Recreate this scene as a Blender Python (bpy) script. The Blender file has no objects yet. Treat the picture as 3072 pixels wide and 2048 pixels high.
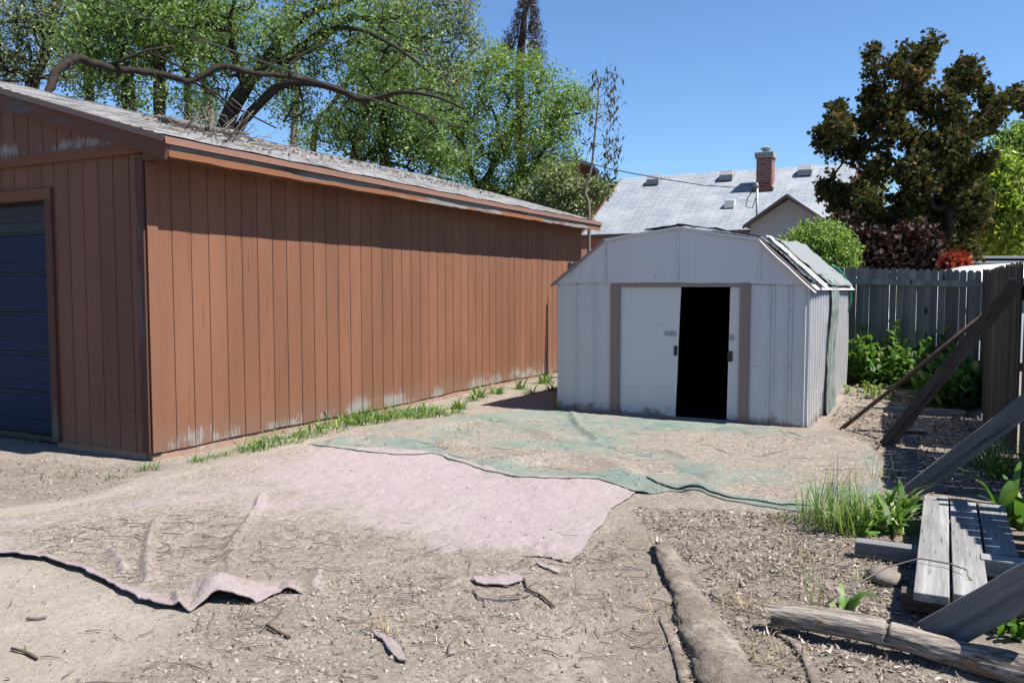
import bpy, math, random
import numpy as np
from mathutils import Vector, Matrix
random.seed(7); rng = np.random.default_rng(11)
S = bpy.context.scene
COL = S.collection
# ------------------------------------------------------------ camera
PITCH = math.atan(154/2490.); CH = 1.5; FPX = 2490.
cam = bpy.data.objects.new('camera', bpy.data.cameras.new('camera')); COL.objects.link(cam)
cam.location = (0, 0, CH); cam.rotation_euler = (math.pi/2 - PITCH, 0, 0)
cam.data.sensor_width = 36; cam.data.lens = FPX/3072*36
cam.data.clip_start = 0.05; cam.data.clip_end = 2000
S.camera = cam
# ------------------------------------------------------------ light
SUN_EL = math.radians(58); TOSUN = Vector((0.934, -0.358, 0)).normalized()
w = bpy.data.worlds.new('World'); S.world = w; w.use_nodes = True
nt = w.node_tree; bg = nt.nodes['Background']
sky = nt.nodes.new('ShaderNodeTexSky'); sky.sky_type = 'NISHITA'; sky.sun_disc = False
sky.sun_elevation = SUN_EL; sky.sun_rotation = math.atan2(TOSUN.x, TOSUN.y)
sky.altitude = 800; sky.air_density = 1.0; sky.dust_density = 0.3; sky.ozone_density = 2.2
tint = nt.nodes.new('ShaderNodeMix'); tint.data_type = 'RGBA'; tint.blend_type = 'MULTIPLY'; tint.inputs[0].default_value = 1; tint.inputs[7].default_value = (.74, .93, 1.12, 1)
nt.links.new(sky.outputs[0], tint.inputs[6]); nt.links.new(tint.outputs[2], bg.inputs['Color']); bg.inputs['Strength'].default_value = 0.07
sl = bpy.data.lights.new('sun', 'SUN'); sl.energy = 5.0; sl.angle = math.radians(0.53); sl.color = (1, .955, .88)
so = bpy.data.objects.new('sun', sl); COL.objects.link(so)
sd = Vector((TOSUN.x*math.cos(SUN_EL), TOSUN.y*math.cos(SUN_EL), math.sin(SUN_EL)))
so.rotation_euler = sd.to_track_quat('Z', 'Y').to_euler(); so.location = (10, -5, 20)
S.view_settings.view_transform = 'Standard'; S.view_settings.look = 'None'
S.view_settings.exposure = 1.2; S.view_settings.gamma = 1.0
S.render.engine = 'CYCLES'

# ------------------------------------------------------------ helpers: rays from the traced outlines to real places
def ray(px, py):
    x = (px-1536)/FPX; u = (1024-py)/FPX
    return np.array([x, math.cos(PITCH)+u*math.sin(PITCH), -math.sin(PITCH)+u*math.cos(PITCH)])
OC = np.array([0, 0, CH])
def G(px, py, z=0.0):
    d = ray(px, py); return OC+d*(z-CH)/d[2]
def PY(px, py, y):
    d = ray(px, py); return OC+d*y/d[1]
def PLN(px, py, p, n):
    d = ray(px, py); n = np.array(n, float); return OC+d*((np.array(p, float)-OC)@n)/(d@n)

# value noise
_T = rng.random((256, 256))
def vn(x, y):
    x = np.asarray(x, float); y = np.asarray(y, float)
    xi = np.floor(x).astype(int); yi = np.floor(y).astype(int); fx = x-xi; fy = y-yi
    fx = fx*fx*(3-2*fx); fy = fy*fy*(3-2*fy)
    a = _T[xi % 256, yi % 256]; b = _T[(xi+1) % 256, yi % 256]; c = _T[xi % 256, (yi+1) % 256]; d = _T[(xi+1) % 256, (yi+1) % 256]
    return (a*(1-fx)+b*fx)*(1-fy)+(c*(1-fx)+d*fx)*fy-0.5
def fbm(x, y, o=4):
    s = 0; a = 1.0
    for i in range(o):
        s = s+a*vn(x*2**i+17*i, y*2**i+31*i); a *= .5
    return s
def sstep(a, b, x):
    t = np.clip((x-a)/(b-a), 0, 1); return t*t*(3-2*t)
def segdist(x, y, poly, closed=False):
    P = list(poly)+([poly[0]] if closed else [])
    best = np.full(np.shape(x), 1e9); bx = np.zeros(np.shape(x)); by = np.zeros(np.shape(x)); bt = np.zeros(np.shape(x)); n = len(P)-1
    for i in range(n):
        ax, ay = P[i][0], P[i][1]; dx, dy = P[i+1][0]-ax, P[i+1][1]-ay
        t = np.clip(((x-ax)*dx+(y-ay)*dy)/(dx*dx+dy*dy+1e-12), 0, 1)
        qx = ax+t*dx; qy = ay+t*dy; d = np.hypot(x-qx, y-qy); m = d < best
        best = np.where(m, d, best); bx = np.where(m, qx, bx); by = np.where(m, qy, by); bt = np.where(m, (i+t)/n, bt)
    return best, bx, by, bt
def inside(x, y, poly):
    r = np.zeros(np.shape(x), bool); n = len(poly)
    for i in range(n):
        x1, y1 = poly[i][0], poly[i][1]; x2, y2 = poly[(i+1) % n][0], poly[(i+1) % n][1]
        c = ((y1 > y) != (y2 > y)) & (x < (x2-x1)*(y-y1)/(y2-y1+1e-12)+x1)
        r ^= c
    return r
def gpoly(pts): return [tuple(G(a, b)[:2]) for a, b in pts]
def ridge(x, y, pts, wd, hgt, power=2, taper=.12):
    d, _, _, t = segdist(x, y, gpoly(pts)); e = np.clip(t/taper, 0, 1)*np.clip((1-t)/taper, 0, 1)
    return hgt*np.exp(-(d/wd)**power)*np.sqrt(e)

RIDGES = [  # folds of the buried carpets and lumps of soil, traced on the ground
    ([(1715,1238),(1728,1270),(1760,1300),(1800,1330)], .04, .024), ([(1670,1328),(1780,1335),(1900,1352),(2000,1362),(2090,1385)], .05, .025),
    ([(1440,1395),(1560,1385),(1700,1370),(1820,1385),(1900,1420)], .12, .035), ([(1250,1290),(1420,1275),(1600,1290),(1700,1330)], .12, .03),
    ([(980,1330),(1100,1320),(1250,1335),(1400,1330)], .10, .03), ([(2100,1440),(2300,1430),(2500,1440)], .14, .035),
    ([(2150,1290),(2350,1310),(2560,1330)], .12, .03), ([(2050,1480),(2250,1475),(2450,1500)], .12, .03),
    ([(470,1560),(450,1620),(440,1700),(450,1760)], .03, .016), ([(790,1480),(770,1540),(720,1590),(690,1640),(688,1720)], .022, .024),
    ([(965,1690),(955,1740),(960,1790)], .04, .02), ([(820,1600),(870,1620),(900,1640)], .03, .012), ([(330,1660),(360,1690),(380,1720)], .03, .012)]
def softmask0(x, y):
    return sstep(5.6, 4.6, y)*sstep(-1.15, -.6, x+.35*(y-3.6))
def gh(x, y):
    x = np.asarray(x, float); y = np.asarray(y, float)
    near = sstep(60, 20, np.hypot(x, y))
    h = .016*fbm(x*.9+5, y*.9+3, 3)*near+.012*fbm(x*4, y*4, 3)*near+.006*fbm(x*16, y*16, 2)*near
    lw = softmask0(x, y)
    h = h+lw*(.010*fbm(x*9, y*9, 3)+.006*fbm(x*28, y*28, 2)+.02*np.maximum(0, fbm(x*5+9, y*5, 2)))
    for q_, (p, wd, hg) in enumerate(RIDGES): h = h+ridge(x, y, p, wd, hg*(1.6 if q_ < 8 else 1))
    h = h+.030*fbm(x*1.1+2, y*2.4+7, 3)*sstep(5.2, 6.2, y)*sstep(10.2, 9.2, y+x*.4)*sstep(-2.0, -1.2, x-(y-7.2)*.5)
    h = h+.15*sstep(9.3, 11.6, y)*sstep(2.0, 3.6, x-(y-9)*.46)
    # soil in lower right and below plank walk sags a little
    h = h-.05*sstep(3.2, 2.2, y)
    return h

class MB:
    def __init__(s): s.v = []; s.f = []; s.m = []
    def add(s, v, f, m=0):
        n = len(s.v); s.v += [tuple(map(float, p)) for p in v]; s.f += [tuple(i+n for i in q) for q in f]; s.m += [m]*len(f)
    def box(s, a, b, m=0):
        x0, y0, z0 = a; x1, y1, z1 = b
        s.add([(x0,y0,z0),(x1,y0,z0),(x1,y1,z0),(x0,y1,z0),(x0,y0,z1),(x1,y0,z1),(x1,y1,z1),(x0,y1,z1)],
              [(0,3,2,1),(4,5,6,7),(0,1,5,4),(1,2,6,5),(2,3,7,6),(3,0,4,7)], m)
    def bar(s, p, q, wd, ht, up=(0,0,1), m=0, n=1, jit=0):      # rectangular beam from p to q
        p = Vector(p); q = Vector(q); d = (q-p).normalized(); sx = d.cross(Vector(up)).normalized(); u = sx.cross(d)
        v = []
        for i in range(n+1):
            c = p.lerp(q, i/n)+Vector([random.uniform(-jit, jit) for _ in range(3)])
            for a, b in ((-1,-1),(1,-1),(1,1),(-1,1)): v.append(c+sx*a*wd/2+u*b*ht/2)
        f = [(3,2,1,0), tuple(4*n+k for k in range(4))]
        for i in range(n):
            for k in range(4): a = 4*i+k; b = 4*i+(k+1) % 4; f.append((a, b, b+4, a+4))
        s.add(v, f, m)
    def tube(s, pts, rad, seg=6, m=0, cap=True, noise=0):
        pts = [Vector(p) for p in pts]; n = len(pts)
        if not hasattr(rad, '__len__'): rad = [rad]*n
        v = []; X = None
        for i, p in enumerate(pts):
            d = (pts[min(i+1, n-1)]-pts[max(i-1, 0)])
            d = d.normalized() if d.length > 1e-9 else Vector((0,0,1))
            if X is None: X = d.orthogonal().normalized()
            else:
                X = X-d*X.dot(d); X = X.normalized() if X.length > 1e-6 else d.orthogonal().normalized()
            Yv = d.cross(X)
            for k in range(seg):
                a = 2*math.pi*k/seg; r = rad[i]*(1+random.uniform(-noise, noise))
                v.append(p+X*math.cos(a)*r+Yv*math.sin(a)*r)
        f = []
        for i in range(n-1):
            for k in range(seg):
                a = i*seg+k; b = i*seg+(k+1) % seg; f.append((a, b, b+seg, a+seg))
        if cap: f.append(tuple(range(seg-1, -1, -1))); f.append(tuple((n-1)*seg+k for k in range(seg)))
        s.add(v, f, m)
    def prism(s, poly, y0, y1, m=0, axis='y'):     # polygon in x,z extruded along y (local)
        n = len(poly); v = [(p[0], y0, p[1]) for p in poly]+[(p[0], y1, p[1]) for p in poly]
        f = [tuple(range(n)), tuple(range(2*n-1, n-1, -1))]+[(i, i+n, (i+1) % n+n, (i+1) % n) for i in range(n)]
        if axis == 'x': v = [(b, a, c) for a, b, c in v]
        s.add(v, f, m)
    def build(s, name, mats, parent=None, smooth=False, bevel=0, world=False, off=None):
        me = bpy.data.meshes.new(name); v = s.v
        if world and parent is not None:
            L = parent.location; v = [(a-L[0], b-L[1], c-L[2]) for a, b, c in v]
        if off is not None: v = [(a-off[0], b-off[1], c-off[2]) for a, b, c in v]
        me.from_pydata(v, [], s.f)
        if not isinstance(mats, (list, tuple)): mats = [mats]
        for m in mats: me.materials.append(m)
        if len(mats) > 1: me.polygons.foreach_set('material_index', s.m)
        if smooth: me.polygons.foreach_set('use_smooth', [True]*len(me.polygons))
        me.update()
        if hasattr(s, 'rnd'): at = me.attributes.new('rnd', 'FLOAT', 'FACE'); at.data.foreach_set('value', (s.rnd+[0.]*len(s.f))[:len(s.f)])
        o = bpy.data.objects.new(name, me); COL.objects.link(o)
        if parent is not None: o.parent = parent
        if off is not None: o.location = off
        if bevel:
            b = o.modifiers.new('b', 'BEVEL'); b.width = bevel; b.segments = 2; b.limit_method = 'ANGLE'
        return o
def npmesh(name, V, F, mats, parent=None, smooth=False, rnd=None, midx=None, off=None, uv=None):
    """V (n,3) F (m,k) numpy"""
    V = np.asarray(V, float)
    if off is not None: V = V-np.array(off)
    me = bpy.data.meshes.new(name); k = F.shape[1]; m = len(F)
    me.vertices.add(len(V)); me.vertices.foreach_set('co', V.ravel())
    me.loops.add(m*k); me.loops.foreach_set('vertex_index', F.ravel().astype(np.int32))
    me.polygons.add(m); me.polygons.foreach_set('loop_start', np.arange(0, m*k, k, dtype=np.int32))
    try: me.polygons.foreach_set('loop_total', np.full(m, k, dtype=np.int32))
    except Exception: pass
    if not isinstance(mats, (list, tuple)): mats = [mats]
    for q in mats: me.materials.append(q)
    if midx is not None: me.polygons.foreach_set('material_index', midx.astype(np.int32))
    if smooth: me.polygons.foreach_set('use_smooth', np.ones(m, bool))
    me.update(calc_edges=True)
    if rnd is not None:
        at = me.attributes.new('rnd', 'FLOAT', 'FACE'); at.data.foreach_set('value', rnd.astype(np.float32))
    o = bpy.data.objects.new(name, me); COL.objects.link(o)
    if parent is not None: o.parent = parent
    if off is not None and parent is None: o.location = off
    return o
def vattr(o, name, vals):
    at = o.data.attributes.new(name, 'FLOAT', 'POINT'); at.data.foreach_set('value', np.asarray(vals, np.float32))
def tag(o, label=None, cat=None, group=None, kind=None):
    if label: o['label'] = label
    if cat: o['category'] = cat
    if group: o['group'] = group
    if kind: o['kind'] = kind
    return o
def thing(name, label, cat, loc=(0,0,0), rotz=0, group=None):
    o = bpy.data.objects.new(name, None); COL.objects.link(o); o.location = loc; o.rotation_euler = (0, 0, rotz)
    o.empty_display_size = .2
    return tag(o, label, cat, group)

# ------------------------------------------------------------ material helpers
class NM:
    def __init__(s, name, rough=.8, spec=.3, coord='Object'):
        s.mat = bpy.data.materials.new(name); s.mat.use_nodes = True; s.nt = s.mat.node_tree; s.N = s.nt.nodes; s.L = s.nt.links
        s.b = s.N['Principled BSDF']; s.b.inputs['Roughness'].default_value = rough; s.b.inputs['Specular IOR Level'].default_value = spec
        s.tc = s.N.new('ShaderNodeTexCoord'); s.co = s.tc.outputs[coord]; s.out = s.N['Material Output']
    def mp(s, scale=(1,1,1), rot=(0,0,0), loc=(0,0,0)):
        m = s.N.new('ShaderNodeMapping'); m.inputs['Scale'].default_value = scale; m.inputs['Rotation'].default_value = rot; m.inputs['Location'].default_value = loc
        s.L.new(s.co, m.inputs['Vector']); return m.outputs[0]
    def noise(s, scale, detail=4, rough=.6, vec=None, dist=0):
        n = s.N.new('ShaderNodeTexNoise'); n.inputs['Scale'].default_value = scale; n.inputs['Detail'].default_value = detail
        n.inputs['Roughness'].default_value = rough; n.inputs['Distortion'].default_value = dist
        s.L.new(vec if vec is not None else s.co, n.inputs['Vector']); return n.outputs[0]
    def vor(s, scale, vec=None, feat='F1', out=0, rnd=1):
        n = s.N.new('ShaderNodeTexVoronoi'); n.feature = feat; n.inputs['Scale'].default_value = scale; n.inputs['Randomness'].default_value = rnd
        s.L.new(vec if vec is not None else s.co, n.inputs['Vector']); return n.outputs[out]
    def ramp(s, fac, stops, interp='LINEAR'):
        r = s.N.new('ShaderNodeValToRGB'); cr = r.color_ramp; cr.interpolation = interp
        while len(cr.elements) > 1: cr.elements.remove(cr.elements[-1])
        for i, (p, c) in enumerate(stops):
            if not hasattr(c, '__len__'): c = (c, c, c)
            e = cr.elements[0] if i == 0 else cr.elements.new(p)
            e.position = p; e.color = (*c, 1)
        s.L.new(fac, r.inputs[0]); return r.outputs[0]
    def mix(s, fac, a, b, mode='MIX'):
        m = s.N.new('ShaderNodeMix'); m.data_type = 'RGBA'; m.blend_type = mode
        for sock, val in ((m.inputs[0], fac), (m.inputs[6], a), (m.inputs[7], b)):
            if hasattr(val, 'links') or isinstance(val, bpy.types.NodeSocket): s.L.new(val, sock)
            elif hasattr(val, '__len__'): sock.default_value = (*val, 1)
            else: sock.default_value = val
        return m.outputs[2]
    def math(s, op, a, b=None, clamp=False):
        m = s.N.new('ShaderNodeMath'); m.operation = op; m.use_clamp = clamp
        for i, val in enumerate((a, b)):
            if val is None: continue
            if isinstance(val, bpy.types.NodeSocket): s.L.new(val, m.inputs[i])
            else: m.inputs[i].default_value = val
        return m.outputs[0]
    def attr(s, name):
        a = s.N.new('ShaderNodeAttribute'); a.attribute_name = name; return a.outputs['Fac']
    def sep(s, axis, vec=None):
        n = s.N.new('ShaderNodeSeparateXYZ'); s.L.new(vec if vec is not None else s.co, n.inputs[0]); return n.outputs[axis]
    def color(s, c):
        if isinstance(c, bpy.types.NodeSocket): s.L.new(c, s.b.inputs['Base Color'])
        else: s.b.inputs['Base Color'].default_value = (*c, 1)
    def bump(s, h, strength=.5, dist=.01):
        b = s.N.new('ShaderNodeBump'); b.inputs['Strength'].default_value = strength; b.inputs['Distance'].default_value = dist
        s.L.new(h, b.inputs['Height'])
        if s.b.inputs['Normal'].links: s.L.new(s.b.inputs['Normal'].links[0].from_socket, b.inputs['Normal'])
        s.L.new(b.outputs[0], s.b.inputs['Normal'])
    def translucent(s, col, fac=.35):
        t = s.N.new('ShaderNodeBsdfTranslucent'); mx = s.N.new('ShaderNodeMixShader'); mx.inputs[0].default_value = fac
        if isinstance(col, bpy.types.NodeSocket): s.L.new(col, t.inputs[0])
        else: t.inputs[0].default_value = (*col, 1)
        s.L.new(s.b.outputs[0], mx.inputs[1]); s.L.new(t.outputs[0], mx.inputs[2]); s.L.new(mx.outputs[0], s.out.inputs[0])
M = {}
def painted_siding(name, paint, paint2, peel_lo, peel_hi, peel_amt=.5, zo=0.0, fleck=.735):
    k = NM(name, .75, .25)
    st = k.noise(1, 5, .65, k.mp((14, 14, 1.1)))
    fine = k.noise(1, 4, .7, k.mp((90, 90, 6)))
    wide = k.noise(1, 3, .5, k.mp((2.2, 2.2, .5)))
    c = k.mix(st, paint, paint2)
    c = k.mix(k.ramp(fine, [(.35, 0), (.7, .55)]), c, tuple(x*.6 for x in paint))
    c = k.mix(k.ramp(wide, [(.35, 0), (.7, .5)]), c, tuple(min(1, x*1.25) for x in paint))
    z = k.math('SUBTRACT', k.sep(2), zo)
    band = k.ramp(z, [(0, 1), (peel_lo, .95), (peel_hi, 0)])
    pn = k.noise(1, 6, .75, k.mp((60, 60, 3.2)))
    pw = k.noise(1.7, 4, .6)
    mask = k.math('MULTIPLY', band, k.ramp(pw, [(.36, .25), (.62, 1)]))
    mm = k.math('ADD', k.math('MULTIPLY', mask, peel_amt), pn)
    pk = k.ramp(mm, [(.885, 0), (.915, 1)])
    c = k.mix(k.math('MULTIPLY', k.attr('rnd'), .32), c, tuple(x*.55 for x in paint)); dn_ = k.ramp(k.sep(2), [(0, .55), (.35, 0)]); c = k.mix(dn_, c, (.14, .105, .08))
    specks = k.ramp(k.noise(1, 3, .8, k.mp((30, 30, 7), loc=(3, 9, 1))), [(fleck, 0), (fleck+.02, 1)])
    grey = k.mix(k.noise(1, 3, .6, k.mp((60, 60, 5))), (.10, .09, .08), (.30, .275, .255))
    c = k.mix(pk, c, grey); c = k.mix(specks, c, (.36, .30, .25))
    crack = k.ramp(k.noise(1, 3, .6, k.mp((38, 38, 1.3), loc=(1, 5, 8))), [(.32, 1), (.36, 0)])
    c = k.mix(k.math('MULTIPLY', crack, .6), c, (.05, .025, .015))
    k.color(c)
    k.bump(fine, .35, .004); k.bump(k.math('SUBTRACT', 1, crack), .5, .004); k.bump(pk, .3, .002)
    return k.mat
PAINT = (.172, .077, .045)
M['siding'] = painted_siding('painted_siding', PAINT, (.145, .064, .038), .13, .46, .54)
M['siding_front_shaded'] = painted_siding('shade_darkened_weathered_siding', (.15, .068, .044), (.12, .055, .036), .05, .25, .45, 0, .70)  # same barn paint, more weathered and also darkened to stand in for front shade
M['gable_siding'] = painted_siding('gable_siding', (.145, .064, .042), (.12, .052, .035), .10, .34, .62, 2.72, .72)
def weathered_board(name, paint, grey, amt, axis_scale=(2, 30, 30)):
    k = NM(name, .8, .2); g = k.noise(1, 5, .7, k.mp(axis_scale)); big = k.noise(1, 3, .6, k.mp(tuple(a*.14 if a > 5 else a*.6 for a in axis_scale), loc=(4, 2, 2)))
    gr = k.mix(g, tuple(x*.35 for x in grey), grey)
    mk = k.ramp(k.math('ADD', k.math('MULTIPLY', g, .45), big), [(amt, 0), (amt+.05, 1)])
    c = k.mix(mk, k.mix(g, tuple(x*.7 for x in paint), paint), gr)
    k.color(c); k.bump(g, .6, .006); k.bump(mk, .5, .004); return k.mat
M['fascia'] = weathered_board('weathered_fascia', (.20, .088, .046), (.25, .235, .22), .74, (30, 1.6, 30))
M['fascia_bare'] = weathered_board('bare_fascia_wood', (.09, .062, .048), (.20, .19, .18), .55, (30, 1.6, 30))
M['rake'] = weathered_board('weathered_rake', (.11, .052, .036), (.11, .105, .10), .80, (1.6, 30, 30))
M['trim_v'] = weathered_board('weathered_corner_board', (.085, .042, .032), (.12, .115, .11), .84, (30, 30, 1.6))
M['trim_h'] = weathered_board('weathered_trim_board', (.15, .064, .035), (.2, .19, .18), .86, (1.6, 30, 30))
k = NM('brown_drip_metal', .45, .4); k.color(k.mix(k.noise(6, 4), (.165, .085, .058), (.13, .066, .045))); M['drip'] = k.mat
k = NM('painted_concrete', .9, .2); c = k.mix(k.noise(6, 6, .7), (.22, .135, .10), (.29, .20, .155)); c = k.mix(k.ramp(k.noise(9, 5, .7), [(.55, 0), (.68, .9)]), c, (.28, .25, .21)); k.color(c); k.bump(k.noise(60, 4), .4, .004); M['foundation'] = k.mat
k = NM('weathered_shingle', .9, .15)
br = k.N.new('ShaderNodeTexBrick'); k.L.new(k.mp((1, 1, 1), rot=(0, 0, math.pi/2)), br.inputs['Vector'])
br.inputs['Scale'].default_value = 1; br.inputs['Mortar Size'].default_value = .022; br.inputs['Brick Width'].default_value = .30; br.inputs['Row Height'].default_value = .135
br.inputs['Color1'].default_value = (.27, .265, .265, 1); br.inputs['Color2'].default_value = (.20, .197, .197, 1); br.inputs['Mortar'].default_value = (.06, .055, .055, 1)
c = k.mix(k.ramp(k.noise(2.2, 6, .7), [(.45, 0), (.7, .55)]), br.outputs[0], (.12, .10, .09)); c = k.mix(k.noise(70, 3), c, (.32, .315, .32), 'MIX'); c = k.mix(k.ramp(k.noise(1, 5, .8, k.mp((26, 1.1, 5))), [(.46, 0), (.60, .8)]), c, (.07, .065, .065)); k.color(c)
k.bump(k.noise(120, 3), .5, .004); M['shingle'] = k.mat
k = NM('blue_door_paint', .75, .15); c = k.mix(k.noise(3, 4), (.011, .018, .045), (.016, .025, .058)); c = k.mix(k.ramp(k.noise(1, 5, .7, k.mp((2, 2, 40))), [(.62, 0), (.75, .5)]), c, (.03, .036, .045)); k.color(c); M['blue'] = k.mat
k = NM('grey_door_panel', .75, .15); k.color(k.mix(k.noise(4, 4), (.035, .042, .052), (.026, .033, .042))); M['doorgrey'] = k.mat
k = NM('yellowed_seal', .7, .2); k.color((.045, .038, .018)); M['seal'] = k.mat

# shed metals
def shedmetal(name, a, b, dirt=.5, rust=True):
    k = NM(name, .42, .45); c = k.mix(k.noise(1.6, 4), a, b)
    st = k.noise(1, 5, .7, k.mp((25, 25, 2.2)))
    c = k.mix(k.ramp(st, [(.52, 0), (.8, dirt)]), c, tuple(x*.62 for x in a))
    z = k.sep(2); lo = k.ramp(z, [(0, 1), (.22, 0)]); dn = k.noise(7, 6, .75)
    dm = k.ramp(k.math('ADD', k.math('MULTIPLY', lo, .42), dn), [(.74, 0), (.9, .8)])
    c = k.mix(dm, c, (.16, .115, .08))
    if rust:
        sp = k.ramp(k.noise(16, 4, .8), [(.735, 0), (.76, .8)]); c = k.mix(sp, c, (.13, .06, .03))
    k.color(c); k.bump(k.noise(2.2, 2), .25, .03); return k.mat
M['shed'] = shedmetal('shed_white_metal', (.50, .505, .52), (.44, .445, .46), .22)
M['sheddoor'] = shedmetal('shed_door_cream', (.54, .545, .54), (.49, .50, .505), .12)
M['shedside'] = shedmetal('shed_side_metal', (.50, .50, .51), (.44, .44, .45), .55)
M['taupe'] = shedmetal('taupe_trim', (.22, .17, .15), (.185, .145, .125), .4, False)
k = NM('shade_black_shed_inside', .9, .1); k.color((.012, .011, .010)); M['inside'] = k.mat  # near-black colour stands in for the darkness inside the shed
k = NM('black_tarp', .28, .5); k.color(k.mix(k.noise(5, 4), (.012, .013, .016), (.05, .055, .065))); k.bump(k.noise(14, 4), .7, .02); M['tarp'] = k.mat
k = NM('galvanised', .45, .5); k.b.inputs['Metallic'].default_value = .3; k.color(k.mix(k.noise(20, 3), (.20, .205, .21), (.32, .325, .33))); M['galv'] = k.mat
k = NM('black_plastic', .5, .4); k.color((.015, .014, .014)); M['blackp'] = k.mat
k = NM('teal_turf_mat', .95, .05); c = k.mix(k.noise(45, 5, .8), (.03, .055, .05), (.13, .18, .165)); c = k.mix(k.ramp(k.noise(1, 4, .7, k.mp((30, 30, 3))), [(.42, 0), (.6, .8)]), c, (.34, .36, .35)); k.color(c); k.bump(k.noise(130, 3, .8), 1, .01); M['turfmat'] = k.mat
k = NM('grey_roof_mat', .95, .1); c = k.mix(k.noise(30, 5, .8), (.11, .118, .125), (.27, .28, .29)); k.color(c); k.bump(k.noise(110, 3, .8), .9, .01); M['roofmat'] = k.mat
k = NM('green_hose', .4, .5); k.color((.01, .22, .11)); M['hose'] = k.mat

# weathered grey wood (fence, planks)
def greywood(name, a, b, sc, knots=True, rough=.85):
    k = NM(name, rough, .15); g = k.noise(1, 6, .72, k.mp(sc)); g2 = k.noise(1, 3, .6, k.mp(tuple(x*.22 for x in sc), loc=(7, 3, 1)))
    c = k.mix(k.ramp(g, [(.3, 0), (.72, 1)]), a, b); c = k.mix(k.ramp(g2, [(.4, 0), (.65, .6)]), c, tuple(x*.55 for x in a))
    ck = k.ramp(k.noise(1, 3, .5, k.mp(tuple(x*1.6 for x in sc), loc=(2, 8, 3))), [(.30, 1), (.36, 0)]); c = k.mix(k.math('MULTIPLY', ck, .75), c, (.02, .017, .015))
    if knots:
        kn = k.ramp(k.vor(1, k.mp(tuple(3.5 if x > 8 else 1.6 for x in sc))), [(.06, 1), (.10, 0)]); c = k.mix(kn, c, (.03, .022, .016))
    rn = k.attr('rnd'); c = k.mix(k.math('MULTIPLY', rn, .55), c, tuple(x*.35 for x in a))
    k.color(c); k.bump(g, .7, .004); k.bump(k.math('SUBTRACT', 1, ck), .6, .004); return k.mat
M['fence'] = greywood('fence_wood', (.15, .146, .136), (.285, .275, .255), (40, 40, 1.6))
M['fencedark'] = greywood('old_fence_wood', (.05, .042, .035), (.11, .095, .08), (40, 40, 1.6))
M['board_x'] = greywood('grey_board', (.15, .147, .146), (.32, .315, .31), (2.2, 45, 45))
M['board_brace'] = greywood('dark_grey_brace_wood', (.105, .103, .107), (.225, .222, .226), (2.2, 45, 45))
M['board_dark'] = greywood('brown_weathered_board', (.06, .045, .036), (.14, .112, .095), (2.2, 45, 45))
M['bark_pale'] = None
k = NM('rusty_pole', .7, .3); k.color(k.mix(k.noise(18, 4), (.06, .034, .027), (.10, .065, .052))); M['rust'] = k.mat
k = NM('tree_bark', .95, .1); g = k.noise(1, 5, .75, k.mp((14, 14, 3.5))); k.color(k.mix(g, (.010, .008, .007), (.052, .042, .035))); k.bump(g, 1, .03); M['bark'] = k.mat
k = NM('pale_bark', .9, .1); g = k.noise(1, 5, .7, k.mp((12, 12, 5))); k.color(k.mix(g, (.09, .075, .062), (.20, .175, .15))); M['barkpale'] = k.mat
k = NM('grey_twig', .9, .1); k.color(k.mix(k.noise(3, 4), (.06, .052, .046), (.19, .17, .15))); M['twig'] = k.mat
k = NM('dead_brown', .95, .05); k.color(k.mix(k.noise(6, 4), (.02, .014, .013), (.07, .052, .047))); M['dead'] = k.mat
def leafmat(name, stops, tr=.35, rough=.5, tm=1.5):
    k = NM(name, rough, .35); c = k.ramp(k.attr('rnd'), stops); k.color(c)
    tc = k.mix(1, c, (tm, tm*1.05, tm*.6), 'MULTIPLY'); k.translucent(tc, tr); return k.mat
M['leaf_elm'] = leafmat('elm_leaf', [(0, (.04, .075, .02)), (.5, (.095, .16, .038)), (.85, (.17, .25, .075)), (1, (.36, .40, .22))], .38)
M['leaf_bright'] = leafmat('bright_leaf', [(0, (.055, .10, .022)), (.5, (.135, .21, .045)), (.85, (.22, .30, .08)), (1, (.36, .42, .17))], .42)
M['leaf_olive'] = leafmat('olive_leaf', [(0, (.05, .07, .028)), (.5, (.13, .165, .07)), (1, (.32, .35, .20))], .33)
M['leaf_maple'] = leafmat('maple_leaf', [(0, (.018, .024, .009)), (.45, (.042, .048, .015)), (.78, (.080, .062, .022)), (1, (.16, .065, .03))], .25, .8); M['leaf_maple'].node_tree.nodes['Principled BSDF'].inputs['Specular IOR Level'].default_value = .12
M['leaf_purple'] = leafmat('purple_leaf', [(0, (.010, .008, .007)), (.5, (.028, .015, .012)), (.88, (.06, .024, .018)), (1, (.16, .10, .085))], .15, .5)
M['leaf_purple'].node_tree.nodes['Principled BSDF'].inputs['Specular IOR Level'].default_value = .2
M['leaf_red'] = leafmat('red_leaf', [(0, (.10, .012, .008)), (.6, (.24, .03, .015)), (1, (.34, .07, .03))], .3)
M['leaf_dead'] = leafmat('dead_needles', [(0, (.012, .009, .009)), (1, (.07, .05, .045))], .1)
M['leaf_yellow'] = leafmat('yellow_green_leaf', [(0, (.06, .11, .018)), (.5, (.16, .23, .03)), (1, (.36, .40, .08))], .42)
M['leaf_weed'] = leafmat('weed_leaf', [(0, (.035, .09, .016)), (.5, (.075, .16, .028)), (.85, (.13, .22, .045)), (1, (.30, .33, .12))], .34)
M['leaf_grass'] = leafmat('grass_blade', [(0, (.05, .10, .02)), (.5, (.12, .19, .045)), (.85, (.22, .27, .08)), (1, (.42, .36, .18))], .3)
M['leaf_straw'] = leafmat('straw_blade', [(0, (.22, .165, .09)), (1, (.38, .31, .18))], .2)
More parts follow.
